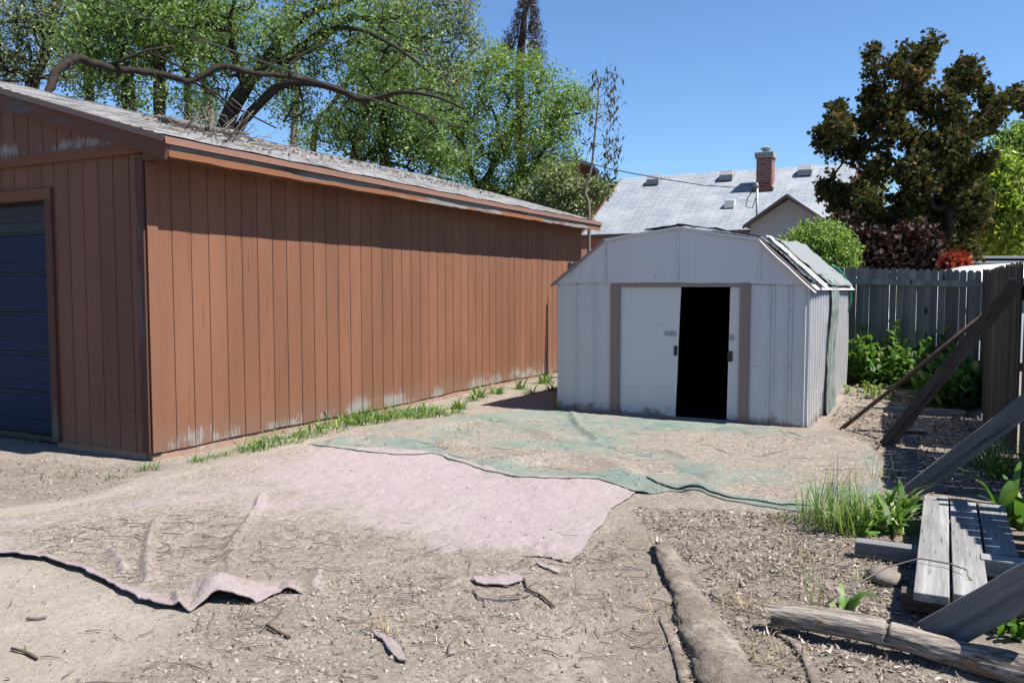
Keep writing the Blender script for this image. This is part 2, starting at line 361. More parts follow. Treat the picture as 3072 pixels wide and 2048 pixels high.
# ground
k = NM('dirt', .95, .1)
tan = k.attr('tan'); lit = k.attr('litter')
n1 = k.noise(2.2, 8, .65); n2 = k.noise(38, 6, .75); n3 = k.noise(160, 4, .8)
dirt = k.mix(k.ramp(n1, [(.35, 0), (.7, 1)]), (.275, .238, .203), (.345, .306, .267))
dirt = k.mix(k.ramp(n2, [(.38, .75), (.52, 0)]), dirt, (.10, .08, .066))
tanc = k.mix(k.ramp(n1, [(.3, 0), (.7, 1)]), (.29, .25, .208), (.345, .305, .26))
tanc = k.mix(k.ramp(n2, [(.38, .45), (.55, 0)]), tanc, (.19, .16, .13))
litc = k.mix(k.ramp(n3, [(.38, 0), (.64, 1)]), (.10, .078, .063), (.285, .24, .203))
litc = k.mix(k.ramp(k.noise(60, 4, .7), [(.58, 0), (.68, .7)]), litc, (.33, .285, .245))
c = k.mix(k.ramp(k.noise(7, 5, .75), [(.42, 0), (.62, .55)]), dirt, (.195, .162, .135)); c = k.mix(k.ramp(k.noise(24, 7, .82), [(.44, 0), (.58, .5)]), c, (.15, .122, .10)); c = k.mix(tan, c, tanc); c = k.mix(k.math('MULTIPLY', lit, k.ramp(k.noise(5, 6, .7), [(.38, .35), (.6, 1)])), c, litc)
specks = k.ramp(k.vor(75), [(.12, 1), (.2, 0)]); sp2 = k.ramp(k.noise(9, 3), [(.5, 0), (.62, 1)]); c = k.mix(k.math('MULTIPLY', k.math('MULTIPLY', specks, sp2), .45), c, (.38, .345, .305))
k.color(c); k.bump(n2, 1, .02); k.bump(n3, .6, .004); k.bump(k.noise(12, 4, .7), .5, .02); M['dirt'] = k.mat
def carpetmat(name, a, b, deep):
    k = NM(name, .97, .05); d = k.attr('dust'); n = k.noise(1.6, 7, .7); f = k.noise(140, 4, .8); m = k.noise(14, 5, .7)
    c = k.mix(k.ramp(n, [(.3, 0), (.7, 1)]), a, b); c = k.mix(k.ramp(f, [(.35, .55), (.55, 0)]), c, deep)
    ds = k.mix(k.ramp(m, [(.35, 0), (.65, 1)]), (.255, .22, .186), (.325, .288, .25)); ds = k.mix(k.ramp(k.noise(6, 6, .8), [(.46, 0), (.64, .4)]), ds, (.19, .158, .132)); ds = k.mix(k.ramp(k.noise(38, 6, .78), [(.40, .85), (.58, 0)]), ds, (.13, .105, .088))
    dm = k.ramp(k.math('ADD', k.math('MULTIPLY', k.math('SUBTRACT', n, .5), 1.3), k.math('ADD', d, k.math('MULTIPLY', k.math('SUBTRACT', m, .5), .9))), [(.30, 0), (.75, 1)])
    c = k.mix(dm, c, ds); k.color(c); k.bump(f, .9, .006); k.bump(k.noise(38, 6, .78), .8, .012); k.bump(m, .5, .02); return k.mat
M['pink'] = carpetmat('pink_carpet', (.31, .250, .266), (.32, .284, .272), (.17, .105, .115))
M['green'] = carpetmat('green_carpet', (.115, .165, .145), (.25, .27, .24), (.02, .05, .042))
k = NM('dusty_roll', .97, .05); n = k.noise(3, 7, .7); f = k.noise(90, 5, .8); c = k.mix(k.ramp(n, [(.4, 0), (.6, 1)]), (.15, .122, .10), (.29, .25, .212)); c = k.mix(k.ramp(k.noise(22, 6, .8), [(.46, 0), (.60, .8)]), c, (.10, .08, .066)); c = k.mix(k.ramp(f, [(.38, .6), (.55, 0)]), c, (.11, .085, .07)); k.color(c); k.bump(f, .9, .008); k.bump(k.noise(16, 5), .7, .02); M['roll'] = k.mat
def chipmat(name, stops):
    k = NM(name, .9, .1); k.color(k.ramp(k.attr('rnd'), stops)); return k.mat
M['chips'] = chipmat('dry_litter', [(0, (.045, .033, .026)), (.2, (.11, .082, .064)), (.55, (.20, .162, .132)), (.85, (.28, .24, .20)), (.97, (.38, .34, .30)), (1, (.26, .12, .06))])
M['clod'] = chipmat('soil_clods', [(0, (.13, .105, .088)), (.6, (.205, .172, .147)), (1, (.27, .24, .21))])

# ------------------------------------------------------------ ground
def arr(*segs):
    out = []
    for a, b, st in segs: out.append(np.arange(a, b, st))
    return np.concatenate(out)
far = np.array([1.0, 2, 4, 8, 16, 32, 64, 128, 256, 450])
xs = np.concatenate([-7.5-far[::-1]*1.2, arr((-7.5, -3.2, .08), (-3.2, 3.0, .0185), (3.0, 7.5, .05)), 7.5+far*1.2])
ys = np.concatenate([-1-far[::-1], arr((-1, 2.5, .25), (2.5, 4.6, .0125), (4.6, 8.0, .02), (8.0, 12.5, .05), (12.5, 20, .5)), 20+far*1.5])
X, Yy = np.meshgrid(xs, ys)
Z = gh(X, Yy)
nx, ny = len(xs), len(ys)
idx = np.arange(nx*ny).reshape(ny, nx)
F = np.stack([idx[:-1, :-1], idx[:-1, 1:], idx[1:, 1:], idx[1:, :-1]], -1).reshape(-1, 4)
TAN = gpoly([(-400,1700),(140,1690),(300,1765),(420,1815),(530,1850),(520,1900),(470,1960),(330,2020),(250,2100),(-400,2300)])
TAN2 = gpoly([(1850,1840),(1900,1760),(1960,1800),(1980,1850),(1800,1870)]); TAN3 = gpoly([(1620,1900),(1760,1870),(1790,1990),(1700,2040),(1640,1980)])
TAN4 = gpoly([(-300,1560),(300,1480),(900,1320),(1100,1300),(1000,1340),(400,1560),(-300,1640)])
LIT1 = gpoly([(-600,1340),(360,1400),(520,1400),(200,1500),(-600,1600)])
LIT2 = gpoly([(1750,1700),(1900,1560),(2400,1560),(2700,1500),(3300,1500),(3300,2300),(1900,2300),(1850,1900)])
LIT3 = gpoly([(2480,1260),(2700,1200),(3000,1240),(3100,1500),(2700,1490),(2450,1330)])
def softmask(x, y, poly, wdt=.12):
    d, *_ = segdist(x, y, poly, True); s = np.where(inside(x, y, poly), d, -d)+.10*fbm(x*3, y*3, 4)
    return sstep(-wdt, wdt, s)
ground = npmesh('ground', np.stack([X, Yy, Z], -1).reshape(-1, 3), F, M['dirt'], smooth=True)
xf, yf = X.ravel(), Yy.ravel()
t_ = np.maximum.reduce([softmask(xf, yf, TAN), softmask(xf, yf, TAN2)*.8, softmask(xf, yf, TAN3)*.7, softmask(xf, yf, TAN4)*.8])
l_ = np.maximum.reduce([softmask(xf, yf, LIT1)*.85, softmask(xf, yf, LIT2)*.95, softmask(xf, yf, LIT3)*.8])
vattr(ground, 'tan', t_); vattr(ground, 'litter', l_)
tag(ground, kind='structure')

# ------------------------------------------------------------ carpets lying half buried on the dirt
def sheet(name, mat, poly, step, zfun, dustfun, label, cat, thick=.008, wob=.02):
    # noisy boundary
    B = []
    n = len(poly)
    for i in range(n):
        a = np.array(poly[i]); b = np.array(poly[(i+1) % n]); m = max(1, int(np.hypot(*(b-a))/.05))
        for j in range(m):
            p = a+(b-a)*j/m; B.append((p[0]+wob*fbm(p[0]*7+3, p[1]*7, 3), p[1]+wob*fbm(p[0]*7, p[1]*7+9, 3)))
    bx = np.array(B); x0, y0 = bx.min(0)-step; x1, y1 = bx.max(0)+step
    gx = np.arange(x0, x1, step); gy = np.arange(y0, y1, step); XX, YY = np.meshgrid(gx, gy)
    ins = inside(XX, YY, B); cell = ins[:-1, :-1] | ins[:-1, 1:] | ins[1:, 1:] | ins[1:, :-1]
    use = np.zeros(ins.shape, bool)
    use[:-1, :-1] |= cell; use[:-1, 1:] |= cell; use[1:, 1:] |= cell; use[1:, :-1] |= cell
    q = use & ~ins
    if q.any():
        _, qx, qy, _ = segdist(XX[q], YY[q], B, True); XX = XX.copy(); YY = YY.copy(); XX[q] = qx; YY[q] = qy
    ed, *_ = segdist(XX[use], YY[use], B, True)
    id_ = -np.ones(ins.shape, int); id_[use] = np.arange(use.sum())
    Fq = np.stack([id_[:-1, :-1], id_[:-1, 1:], id_[1:, 1:], id_[1:, :-1]], -1)[cell]
    x, y = XX[use], YY[use]; z = zfun(x, y, ed)
    c = (float(x.mean()), float(y.mean()), 0.0)
    o = npmesh(name, np.stack([x, y, z], -1), Fq, mat, smooth=True, off=c)
    vattr(o, 'dust', dustfun(x, y, ed))
    md = o.modifiers.new('thickness', 'SOLIDIFY'); md.thickness = thick; md.offset = -1
    return tag(o, label, cat)
PINK_EDGE = [(-260,1668),(-40,1672),(140,1683),(250,1730),(350,1778),(420,1810),(480,1826),(535,1834)]
LUMP = [(590,1800),(640,1800),(700,1806),(770,1800),(840,1770),(900,1764),(960,1760)]
pink_poly = gpoly([(-260,1600),(60,1556),(260,1512),(420,1470),(640,1405),(915,1334),(1100,1345),(1300,1362),(1560,1425),(1790,1430),(1905,1480),(1840,1525),(1790,1590),(1750,1650),(1712,1692),(1560,1665),(1400,1720),(1200,1740),(960,1775),(840,1775),(770,1805),(640,1812),(560,1840)]+[(535,1834),(480,1826),(420,1810),(350,1778),(250,1730),(140,1683),(-40,1672)])
BURY = gpoly([(560,1640),(640,1560),(900,1560),(1180,1610),(1330,1660),(1520,1650),(1700,1700),(1500,1800),(1000,1800),(850,1740),(760,1730),(600,1730)])
BURY2 = gpoly([(60,1600),(300,1560),(600,1530),(660,1560),(600,1700),(520,1790),(330,1740),(160,1680)])
def pinkz(x, y, ed):
    b = softmask(x, y, BURY, .10)
    z = gh(x, y)+.014-.034*b-.008*softmask(x, y, BURY2, .1)
    z = z+ridge(x, y, PINK_EDGE, .045, .022, taper=.2)+ridge(x, y, LUMP[:4], .085, .055, taper=.3)+ridge(x, y, LUMP[4:], .05, .045, taper=.3)
    z = z+ridge(x, y, [(528,1790),(545,1838)], .02, .04, taper=.3)
    for p, wd, hg in RIDGES[8:]: z = z+ridge(x, y, p, wd, .022)
    lx, ly = G(660, 1772)[:2]; z = z+.075*np.exp(-(((x-lx)/.17)**2+((y-ly)/.10)**2))
    lx, ly = G(880, 1750)[:2]; z = z+.03*np.exp(-(((x-lx)/.16)**2+((y-ly)/.06)**2))
    return z+.005*fbm(x*9, y*9, 3)+.006*vn(x*60, y*60)
def pinkd(x, y, ed):
    d = .26+.9*softmask(x, y, BURY, .3)+.72*softmask(x, y, BURY2, .3)+.36*fbm(x*1.2, y*1.2, 4)
    e1 = ridge(x, y, PINK_EDGE, .05, .75, taper=.05); e2 = ridge(x, y, LUMP, .08, .30, taper=.05)*(.5+fbm(x*9, y*9, 3))
    for p, wd, hg in RIDGES[8:]: d = d-ridge(x, y, p, .040, .95)*(.55+.9*fbm(x*11, y*11, 3))
    left = sstep(-.6, -2.2, x)*.30
    return np.clip(d+left-e1-e2, 0, 1)
sheet('pink_carpet', M['pink'], pink_poly, .0115, pinkz, pinkd, 'large dusty pink carpet lying half buried in the dirt, curled along its near left edge', 'carpet', wob=.034)
GF = [(915,1333),(1000,1345),(1100,1360),(1180,1372),(1300,1368),(1360,1385),(1440,1410),(1560,1433),(1700,1440),(1790,1440),(1850,1463),(1900,1478),(1950,1481)]
green_poly = gpoly(GF+[(2010,1472),(2110,1488),(2220,1512),(2340,1528),(2440,1536),(2560,1545),(2640,1500),(2650,1400),(2600,1330),(2480,1312),(2400,1296),(2200,1272),(2000,1258),(1850,1245),(1700,1236),(1600,1232),(1480,1238),(1300,1262),(1080,1300)])
def greenz(x, y, ed):
    e = ridge(x, y, GF, .035, .016, taper=.03)
    return gh(x, y)+.009+e-.017*softmask(x, y, GBURY, .12)+.010*fbm(x*2.5, y*2.5, 3)*(1-np.exp(-ed/.2))
GBURY = gpoly([(1300,1330),(1700,1350),(2000,1390),(2050,1430),(1800,1410),(1500,1390),(1350,1360)])
GB2 = gpoly([(2000,1290),(2600,1330),(2640,1470),(2300,1430),(2000,1380),(1850,1330)])
GB3 = gpoly([(1200,1270),(1700,1250),(1700,1320),(1300,1320),(1000,1320)])
def greend(x, y, ed):
    d = .45+.45*softmask(x, y, GBURY, .15)+.30*softmask(x, y, GB2, .2)+.1*softmask(x, y, GB3, .2)+.35*fbm(x*1.3+4, y*1.3, 3)
    d = d-ridge(x, y, GF, .09, .7, taper=.02)-ridge(x, y, [(1560,1400),(1750,1380),(1850,1410),(1950,1450)], .12, .45)-ridge(x, y, [(1900,1262),(2100,1280),(2300,1300)], .16, .45)
    return np.clip(d, 0, 1)
sheet('green_carpet', M['green'], green_poly, .024, greenz, greend, 'dusty green outdoor carpet with rippled dark green front edge, in front of the shed', 'carpet', wob=.03)
g2 = gpoly([(1940,1432),(2040,1428),(2160,1425),(2300,1432),(2440,1440),(2440,1515),(2330,1518),(2200,1500),(2080,1480),(2000,1465)])
sheet('green_carpet', M['green'], g2, .024, lambda x, y, e: gh(x, y)+.022+.012*fbm(x*3, y*3, 2)-.03*sstep(.3, .9, x-1.6), lambda x, y, e: np.clip(.45+.3*sstep(1.2, 2.4, x)+.3*fbm(x*1.5, y*1.5, 3)-.5*np.exp(-e/.03), 0, 1), 'pale grey green carpet piece overlapping the right end of the bigger green one', 'carpet', wob=.04)
sheet('carpet_scrap', M['pink'], gpoly([(1418,1738),(1480,1742),(1560,1738),(1568,1756),(1520,1764),(1430,1760)]), .012, lambda x, y, e: gh(x, y)+.022, lambda x, y, e: x*0+.02, 'narrow pink carpet scrap in the dirt next to a bent twig', 'carpet scrap')
sheet('carpet_scrap', M['pink'], gpoly([(1112,1900),(1150,1912),(1200,1950),(1222,1990),(1195,1985),(1150,1940)]), .012, lambda x, y, e: gh(x, y)+.018, lambda x, y, e: x*0+.3, 'pinkish carpet scrap poking out of the crumbly soil, near the bottom of the picture', 'carpet scrap')
sheet('carpet_scrap', M['pink'], gpoly([(1606,1690),(1640,1705),(1680,1712),(1672,1724),(1620,1708)]), .012, lambda x, y, e: gh(x, y)+.014, lambda x, y, e: x*0+.05, 'tiny pink carpet scrap just below the tip of the pink carpet', 'carpet scrap')

# rolled carpets, dusty
def roll(pts, rads, label, squash=.48, hole=True):
    n = 90; seg = 40; V = []
    P = [Vector(p) for p in pts]
    c0 = P[0]
    for i in range(n+1):
        t = i/n*(len(P)-1); j = min(int(t), len(P)-2); fr = t-j; c = P[j].lerp(P[j+1], fr); r = rads[j]*(1-fr)+rads[j+1]*fr
        d = (P[min(j+1, len(P)-1)]-P[j]).normalized(); sx = d.cross(Vector((0,0,1))).normalized()
        for kk in range(seg):
            a = 2*math.pi*kk/seg; rr = r*(1+.22*float(fbm(t*2.4+math.cos(a)*1.3, math.sin(a)*1.3+c.y*3, 3))+.10*float(fbm(t*9+math.cos(a)*3, math.sin(a)*3+7, 3))+.06*math.sin(a*2+t*2))
            V.append(c+sx*math.cos(a)*rr+Vector((0,0,1))*math.sin(a)*rr*squash)
    F_ = [(i*seg+kk, i*seg+(kk+1) % seg, (i+1)*seg+(kk+1) % seg, (i+1)*seg+kk) for i in range(n) for kk in range(seg)]
    mb = MB(); mb.add(V, F_)
    # inner sleeve so that the open end reads as a hollow
    V2 = []; m2 = 6
    for i in range(m2+1):
        c = P[0]+(P[1]-P[0])*(i/m2*.5); d = (P[1]-P[0]).normalized(); sx = d.cross(Vector((0,0,1))).normalized(); r = rads[0]*(.80-.06*i)
        for kk in range(seg):
            a = 2*math.pi*kk/seg; V2.append(c+sx*math.cos(a)*r+Vector((0,0,1))*math.sin(a)*r*squash)
    F2 = [(i*seg+kk, (i+1)*seg+kk, (i+1)*seg+(kk+1) % seg, i*seg+(kk+1) % seg) for i in range(m2) for kk in range(seg)]
    base = len(V); F3 = [(kk, base+kk, base+(kk+1) % seg, (kk+1) % seg) for kk in range(seg)]
    mb = MB(); mb.add(V+V2, F_+[tuple(q+base for q in f) for f in F2]+F3+[tuple(base+m2*seg+kk for kk in range(seg))])
    o = mb.build('rolled_carpet', M['roll'], off=tuple(c0), smooth=True); tag(o, label, 'rolled carpet'); return o
def gp(px, py, z=0): p = G(px, py); return (p[0], p[1], float(gh(p[0], p[1]))+z)
roll([gp(1966,1668,.030), gp(1990,1662,.034), gp(2022,1725,.026), gp(2062,1800,.018), gp(2110,1900,.018), gp(2175,2040,.015), (.88, 2.5, .01)], [.050, .056, .064, .076, .098, .112, .12], 'thick dusty brown rolled carpet running towards the viewer, open at its far end')
roll([gp(1985,1855,.004), gp(2010,1910,.004), gp(2035,1970,.004), gp(2060,2060,.004), (.64, 2.5, 0)], [.014, .02, .024, .024, .024], 'thin dusty carpet roll half sunk beside the left of the thick roll')
roll([gp(2330,1905,.008), gp(2380,1935,.01), gp(2420,1990,.01), gp(2450,2060,.01), (1.12, 2.8, 0)], [.012, .017, .02, .02, .02], 'dark narrow carpet roll lying in the soil below the log')

# ------------------------------------------------------------ barn
ROT = -math.radians(27.5); CB = G(461, 1385)
barn = thing('brown_barn', 'long brown board sided garage building with peeling paint and shingle roof, left of the shed', 'garage', (CB[0], CB[1], 0), ROT)
LB = 9.62; HW = 2.70; WB = 6.6; ZB = .065; RZ = 3.80; OV = .36
def roofz(x):  # top of sheathing at local x (0..-6.6)
    return 2.76+(RZ-2.76)*(1-abs(x+WB/2)/(WB/2+OV))
def siding(mb, a0, a1, zb, zt, axis, face, groove=.207, phase=0.0, depth=.009):
    """vertical grooved siding; axis 'x' (front, plane y=face) or 'y' (side, plane x=face); outside = -y or +x"""
    cuts = []; g = a0+phase
    while g < a1-.03:
        if g > a0+.03: cuts.append(g)
        g += groove
    e = [a0]
    prof = [(a0, 0)]
    for c in cuts:
        jj = random.uniform(-.003, .003); prof += [(c-.007+jj, 0), (c-.004+jj, 1), (c+.004+jj, 1), (c+.007+jj, 0)]
    prof += [(a1, 0)]
    V = []; Fq = []
    lip = 0
    for i, (a, d) in enumerate(prof):
        o = d*depth
        zb_ = zb(a) if callable(zb) else zb; zt_ = zt(a) if callable(zt) else zt
        if axis == 'y': V += [(face-o, a, zb_), (face-o, a, zt_)]
        else: V += [(a, face+o, zb_), (a, face+o, zt_)]
    for i in range(len(prof)-1): Fq.append((2*i, 2*i+2, 2*i+3, 2*i+1))
    mb.rnd = getattr(mb, 'rnd', [])+[random.Random(i//4*7+int(a0*10)).random()**2 for i in range(len(prof)-1)]
    mb.add(V, Fq)
sw = MB(); siding(sw, 0, LB, lambda a: ZB+.012*math.sin(a*1.3)+.004*math.sin(a*9), 2.80, 'y', 0.0, phase=.255-.207)
sw.box((-.10, .002, .06), (-.02, LB-.002, 2.60))
sw.build('side_wall', M['siding'], barn)
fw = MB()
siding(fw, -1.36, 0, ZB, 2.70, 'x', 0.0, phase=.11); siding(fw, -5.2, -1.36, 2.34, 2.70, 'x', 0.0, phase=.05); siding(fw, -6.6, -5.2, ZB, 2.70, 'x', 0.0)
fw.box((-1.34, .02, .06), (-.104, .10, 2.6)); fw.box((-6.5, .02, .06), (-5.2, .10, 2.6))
fw.build('front_wall', M['siding_front_shaded'], barn)
gw = MB(); siding(gw, -6.6, -3.3, 2.70, lambda a: roofz(a)-.05, 'x', -.012, phase=.1); siding(gw, -3.3, 0.0, 2.70, lambda a: roofz(a)-.05, 'x', -.012, phase=.06)
gw.build('gable_wall', M['gable_siding'], barn)
bk = MB(); bk.add([(0, LB, 0), (-WB, LB, 0), (-WB, LB, 2.72), (-WB/2, LB, RZ-.06), (0, LB, 2.72)], [(0, 1, 2, 3, 4)]); bk.add([(-WB, 0, 0), (-WB, LB, 0), (-WB, LB, 2.8), (-WB, 0, 2.8)], [(0, 1, 2, 3)]); bk.build('back_wall', M['siding'], barn)
fd = MB(); fd.box((-.12, .035, -.2), (-.022, LB, ZB+.02)); fd.box((-1.36, .024, -.2), (-.12, .12, ZB+.02))
for i in range(60):   # rough foundation face
    a = i/60*LB; fd.box((-.03, a+.001, -.2), (-.022+random.uniform(.004, .012), a+LB/60-.001, .052+random.uniform(-.006, .004)))
fd.build('foundation', M['foundation'], barn)
tr = MB(); tr.box((-.10, -.034, ZB+.015), (-.008, -.014, 2.665)); tr.build('corner_board', M['trim_v'], barn, bevel=.004)
tr = MB(); tr.box((.002, -.012, ZB+.012), (.017, .095, 2.60)); tr.build('corner_board', M['siding'], barn, bevel=.003)
tr = MB(); tr.bar((-6.6, -.030, 2.715), (-.015, -.030, 2.715), .034, .095, n=14, jit=.002); tr.build('gable_trim', M['trim_h'], barn, bevel=.004)
# door
tr = MB(); tr.box((-1.36, -.03, ZB), (-1.26, -.003, 2.44)); tr.build('door_jamb', M['trim_v'], barn, bevel=.004)
tr = MB(); tr.box((-5.3, -.032, 2.345), (-1.262, -.004, 2.445)); tr.build('door_head', M['trim_h'], barn, bevel=.004)
tr = MB(); tr.box((-1.385, .0, ZB), (-1.362, .14, 2.34)); tr.build('door_reveal', M['trim_v'], barn)
dr = MB(); n = 4; H = 2.34-.10
def dpanel(z0, z1, m=0):
    prof = [(0, 0), (.012, .0), (.022, -.009), (.10, -.009), (.115, -.002), (.13, -.009), ((z1-z0)*.55, -.009), ((z1-z0)*.56, -.013), ((z1-z0)*.60, -.013), ((z1-z0)*.61, -.009), (z1-z0-.03, -.009), (z1-z0-.012, 0), (z1-z0-.004, 0)]
    V = []
    for z, y in prof: V += [(-5.2, .13+y, z0+z), (-1.386, .13+y, z0+z)]
    return V, [(2*i, 2*i+1, 2*i+3, 2*i+2) for i in range(len(prof)-1)]
door = thing('garage_door', None, None); door.parent = barn
zz = [.10, .49, .88, 1.27, 1.66, 2.05, 2.34]
for i in range(6):
    dm = MB(); V, Fq = dpanel(zz[i], zz[i+1]); dm.add(V, Fq); dm.build('door_panel', M['doorgrey'] if i == 5 else M['blue'], door)
dm = MB(); dm.box((-5.2, .09, .035), (-1.386, .14, .085)); dm.build('bottom_seal', M['blackp'], door)
dm = MB()
for z in zz[1:6]: dm.box((-5.2, .118, z-.006), (-1.387, .1285, z+.003))
dm.build('weather_strip', M['seal'], door)
dk = MB(); dk.box((-5.2, .15, .0), (-1.40, .3, 2.4)); dk.build('door_backing', M['blackp'], barn)
# roof
rf = MB(); y0, y1 = -.11, LB+.09
def rline(x, t=0): return (x, roofz(x)+t)
NS = 40
for side in (0, 1):
    xe = OV+.02 if side == 0 else -WB-OV-.02; xr = -WB/2; V = []; ncr = 27
    pts = []
    for c in range(ncr):   # courses as tiny steps
        ta = c/ncr; tb = (c+1)/ncr; xa = xe+(xr-xe)*ta; xb = xe+(xr-xe)*tb
        pts += [(xa, roofz(xa)+.021), (xb, roofz(xb)+.010)]
    pts += [(xr, roofz(xr)+.03)]
    for i, (x, z) in enumerate(pts):
        for j in range(NS+1):
            yy = y0+(y1-y0)*j/NS; sag = -.018*math.sin(math.pi*j/NS)+.006*math.sin(j*1.7+x*2)
            V.append((x, yy, z+sag))
    Fq = []
    for i in range(len(pts)-1):
        for j in range(NS): a = i*(NS+1)+j; q = (a, a+1, a+NS+2, a+NS+1); Fq.append(q if side == 1 else q[::-1])
    rf.add(V, Fq)
rf.prism([(OV, roofz(OV)-.03), (-WB/2, roofz(-WB/2)-.03), (-WB-OV, roofz(-WB-OV)-.03), (-WB-OV, roofz(-WB-OV)-.005), (-WB/2, roofz(-WB/2)-.015), (OV, roofz(OV)-.005)], y0+.01, y1-.01)
roof = rf.build('roof', M['shingle'], barn)
# eave fascia (rotten), drip edge, soffit
fs = MB(); n = 70; yA, yB = -.06, LB+.05; V = []
for i in range(n+1):
    y = yA+(yB-yA)*i/n; wob = .012*math.sin(i*.9)*(random.random() < .5)+random.uniform(-.004, .004)
    zb = 2.605+wob*.5-.018*math.sin(math.pi*i/n); x = OV+random.uniform(-.001, .001)
    zm = zb+.052+.016*math.sin(i*.31)+random.uniform(-.006, .006)
    V += [(x-.035, y, zb), (x, y, zb), (x, y, zm), (x-.010, y, zm+.004), (x-.010, y, 2.745-.018*math.sin(math.pi*i/n)), (x-.035, y, 2.745)]
Fq = [tuple(range(5, -1, -1)), tuple(n*6+q for q in range(6))]
for i in range(n):
    for q in range(6): a = i*6+q; b = i*6+(q+1) % 6; Fq.append((a, b, b+6, a+6)[::-1])
fs.add(V, Fq); fs.m = [0, 0]+[1 if q in (2, 3) else 0 for i in range(n) for q in range(6)]; fs.build('eave_fascia', [M['fascia'], M['fascia_bare']], barn)
de = MB(); V = []; nn = 40
for i in range(nn+1):
    y = y0+(y1-y0)*i/nn; s_ = -.018*math.sin(math.pi*i/nn); V += [(OV+.028, y, 2.705+s_), (OV+.024, y, 2.712+s_), (OV+.012, y, 2.766+s_), (OV-.02, y, 2.772+s_)]
Fq = []
for i in range(nn):
    for q in range(3): a = i*4+q; Fq.append((a, a+4, a+5, a+1))
de.add(V, Fq); o = de.build('drip_edge', M['drip'], barn); md = o.modifiers.new('t', 'SOLIDIFY'); md.thickness = .003; md.offset = -1
sf = MB(); sf.box((-.10, -.05, 2.632), (OV-.036, LB+.04, 2.642)); sf.build('soffit', M['siding_front_shaded'], barn)
# rake boards on the front gable
for sgn, xa, xb in ((0, OV, -WB/2), (1, -WB-OV, -WB/2)):
    rk = MB(); rk.bar((xa, -.075, roofz(xa)-.105), (xb, -.075, roofz(xb)-.105), .034, .15, n=18, jit=.0015); rk.build('rake_board', M['rake'], barn)
    dd = MB(); dd.bar((xa, -.108, roofz(xa)-.012), (xb, -.108, roofz(xb)-.012), .022, .05, n=8); dd.build('rake_drip', M['drip'], barn)
rb = MB(); rb.box((.03, -.055, 2.60), (OV-.037, -.02, 2.70)); rb.build('eave_return', M['rake'], barn)
rbk = MB(); rbk.bar((OV, LB+.06, roofz(OV)-.085), (-WB/2, LB+.06, RZ-.085), .03, .12); rbk.build('rake_board', M['rake'], barn)
BR = Matrix.Translation((CB[0], CB[1], 0)) @ Matrix.Rotation(ROT, 4, 'Z')
def BW(x, y, z): return BR @ Vector((x, y, z))

# ------------------------------------------------------------ metal shed
SC = G(1672, 1225); SROT = -math.radians(29.3)
shed = thing('metal_shed', 'white barn-roofed metal shed with taupe door posts and one sliding door half open', 'shed', (SC[0], SC[1], 0), SROT)
SWD = 3.03; SLN = 3.0
PR = [(0, 1.60), (.65, 2.10), (1.56, 2.215), (2.50, 2.05), (3.03, 1.555)]
def prz(x):
    for i in range(4):
        if PR[i][0] <= x <= PR[i+1][0]+1e-6: t = (x-PR[i][0])/(PR[i+1][0]-PR[i][0]); return PR[i][1]+t*(PR[i+1][1]-PR[i][1])
    return PR[0][1] if x < 0 else PR[-1][1]
def rib(mb, x, z0, z1, y=0, wd=.035, hh=.012):   # trapezoid rib on the front
    V = []
    for z in (z0, z1): V += [(x-wd/2, y, z), (x-wd/4, y-hh, z), (x+wd/4, y-hh, z), (x+wd/2, y, z)]
    mb.add(V, [(0, 1, 5, 4), (1, 2, 6, 5), (2, 3, 7, 6)])
def wavy(mb, x0, x1, z0, z1, y, nx_=10, nz_=8, amp=.004, seed=0):
    V = []; 
    for j in range(nz_+1):
        for i in range(nx_+1):
            x = x0+(x1-x0)*i/nx_; z = z0+(z1-z0)*j/nz_; V.append((x, y+amp*float(fbm(x*2.3+seed, z*2.1, 2)), z))
    mb.add(V, [(j*(nx_+1)+i, j*(nx_+1)+i+1, (j+1)*(nx_+1)+i+1, (j+1)*(nx_+1)+i) for j in range(nz_) for i in range(nx_)])
fwl = MB(); wavy(fwl, 0, .73, -.03, 1.585, 0, seed=1)
for x in (.06, .245, .29, .495, .54): rib(fwl, x, -.02, 1.58)
fwl.build('front_panel', M['shed'], shed)
fwr = MB(); wavy(fwr, 2.385, 3.03, -.04, 1.56, 0, seed=4)
for x in (2.61, 2.655, 2.80, 2.845, 2.985): rib(fwr, x, -.03, 1.555)
fwr.build('front_panel', M['shed'], shed)
# gable in four sheets
for i, (xa, xb) in enumerate(((-.01, .65), (.65, 1.56), (1.56, 2.50), (2.50, 3.045))):
    g_ = MB(); m = 6; V = []
    for q in range(m+1):
        x = xa+(xb-xa)*q/m; V += [(x, -.022+.006*math.sin(q*2+i), 1.585 if x < 1.56 else 1.585-.02*(x-1.56)), (x, -.022+.006*math.sin(q+i*2), prz(x)-.004)]
    g_.add(V, [(2*q, 2*q+2, 2*q+3, 2*q+1) for q in range(m)]); o = g_.build('gable_panel', M['shed'], shed)
    md = o.modifiers.new('t', 'SOLIDIFY'); md.thickness = .004; md.offset = 0
for x in (.652, 1.562, 2.502):
    sm = MB(); sm.box((x-.012, -.032, 1.59), (x+.012, -.0285, prz(x)-.01)); sm.build('gable_seam', M['shed'], shed)
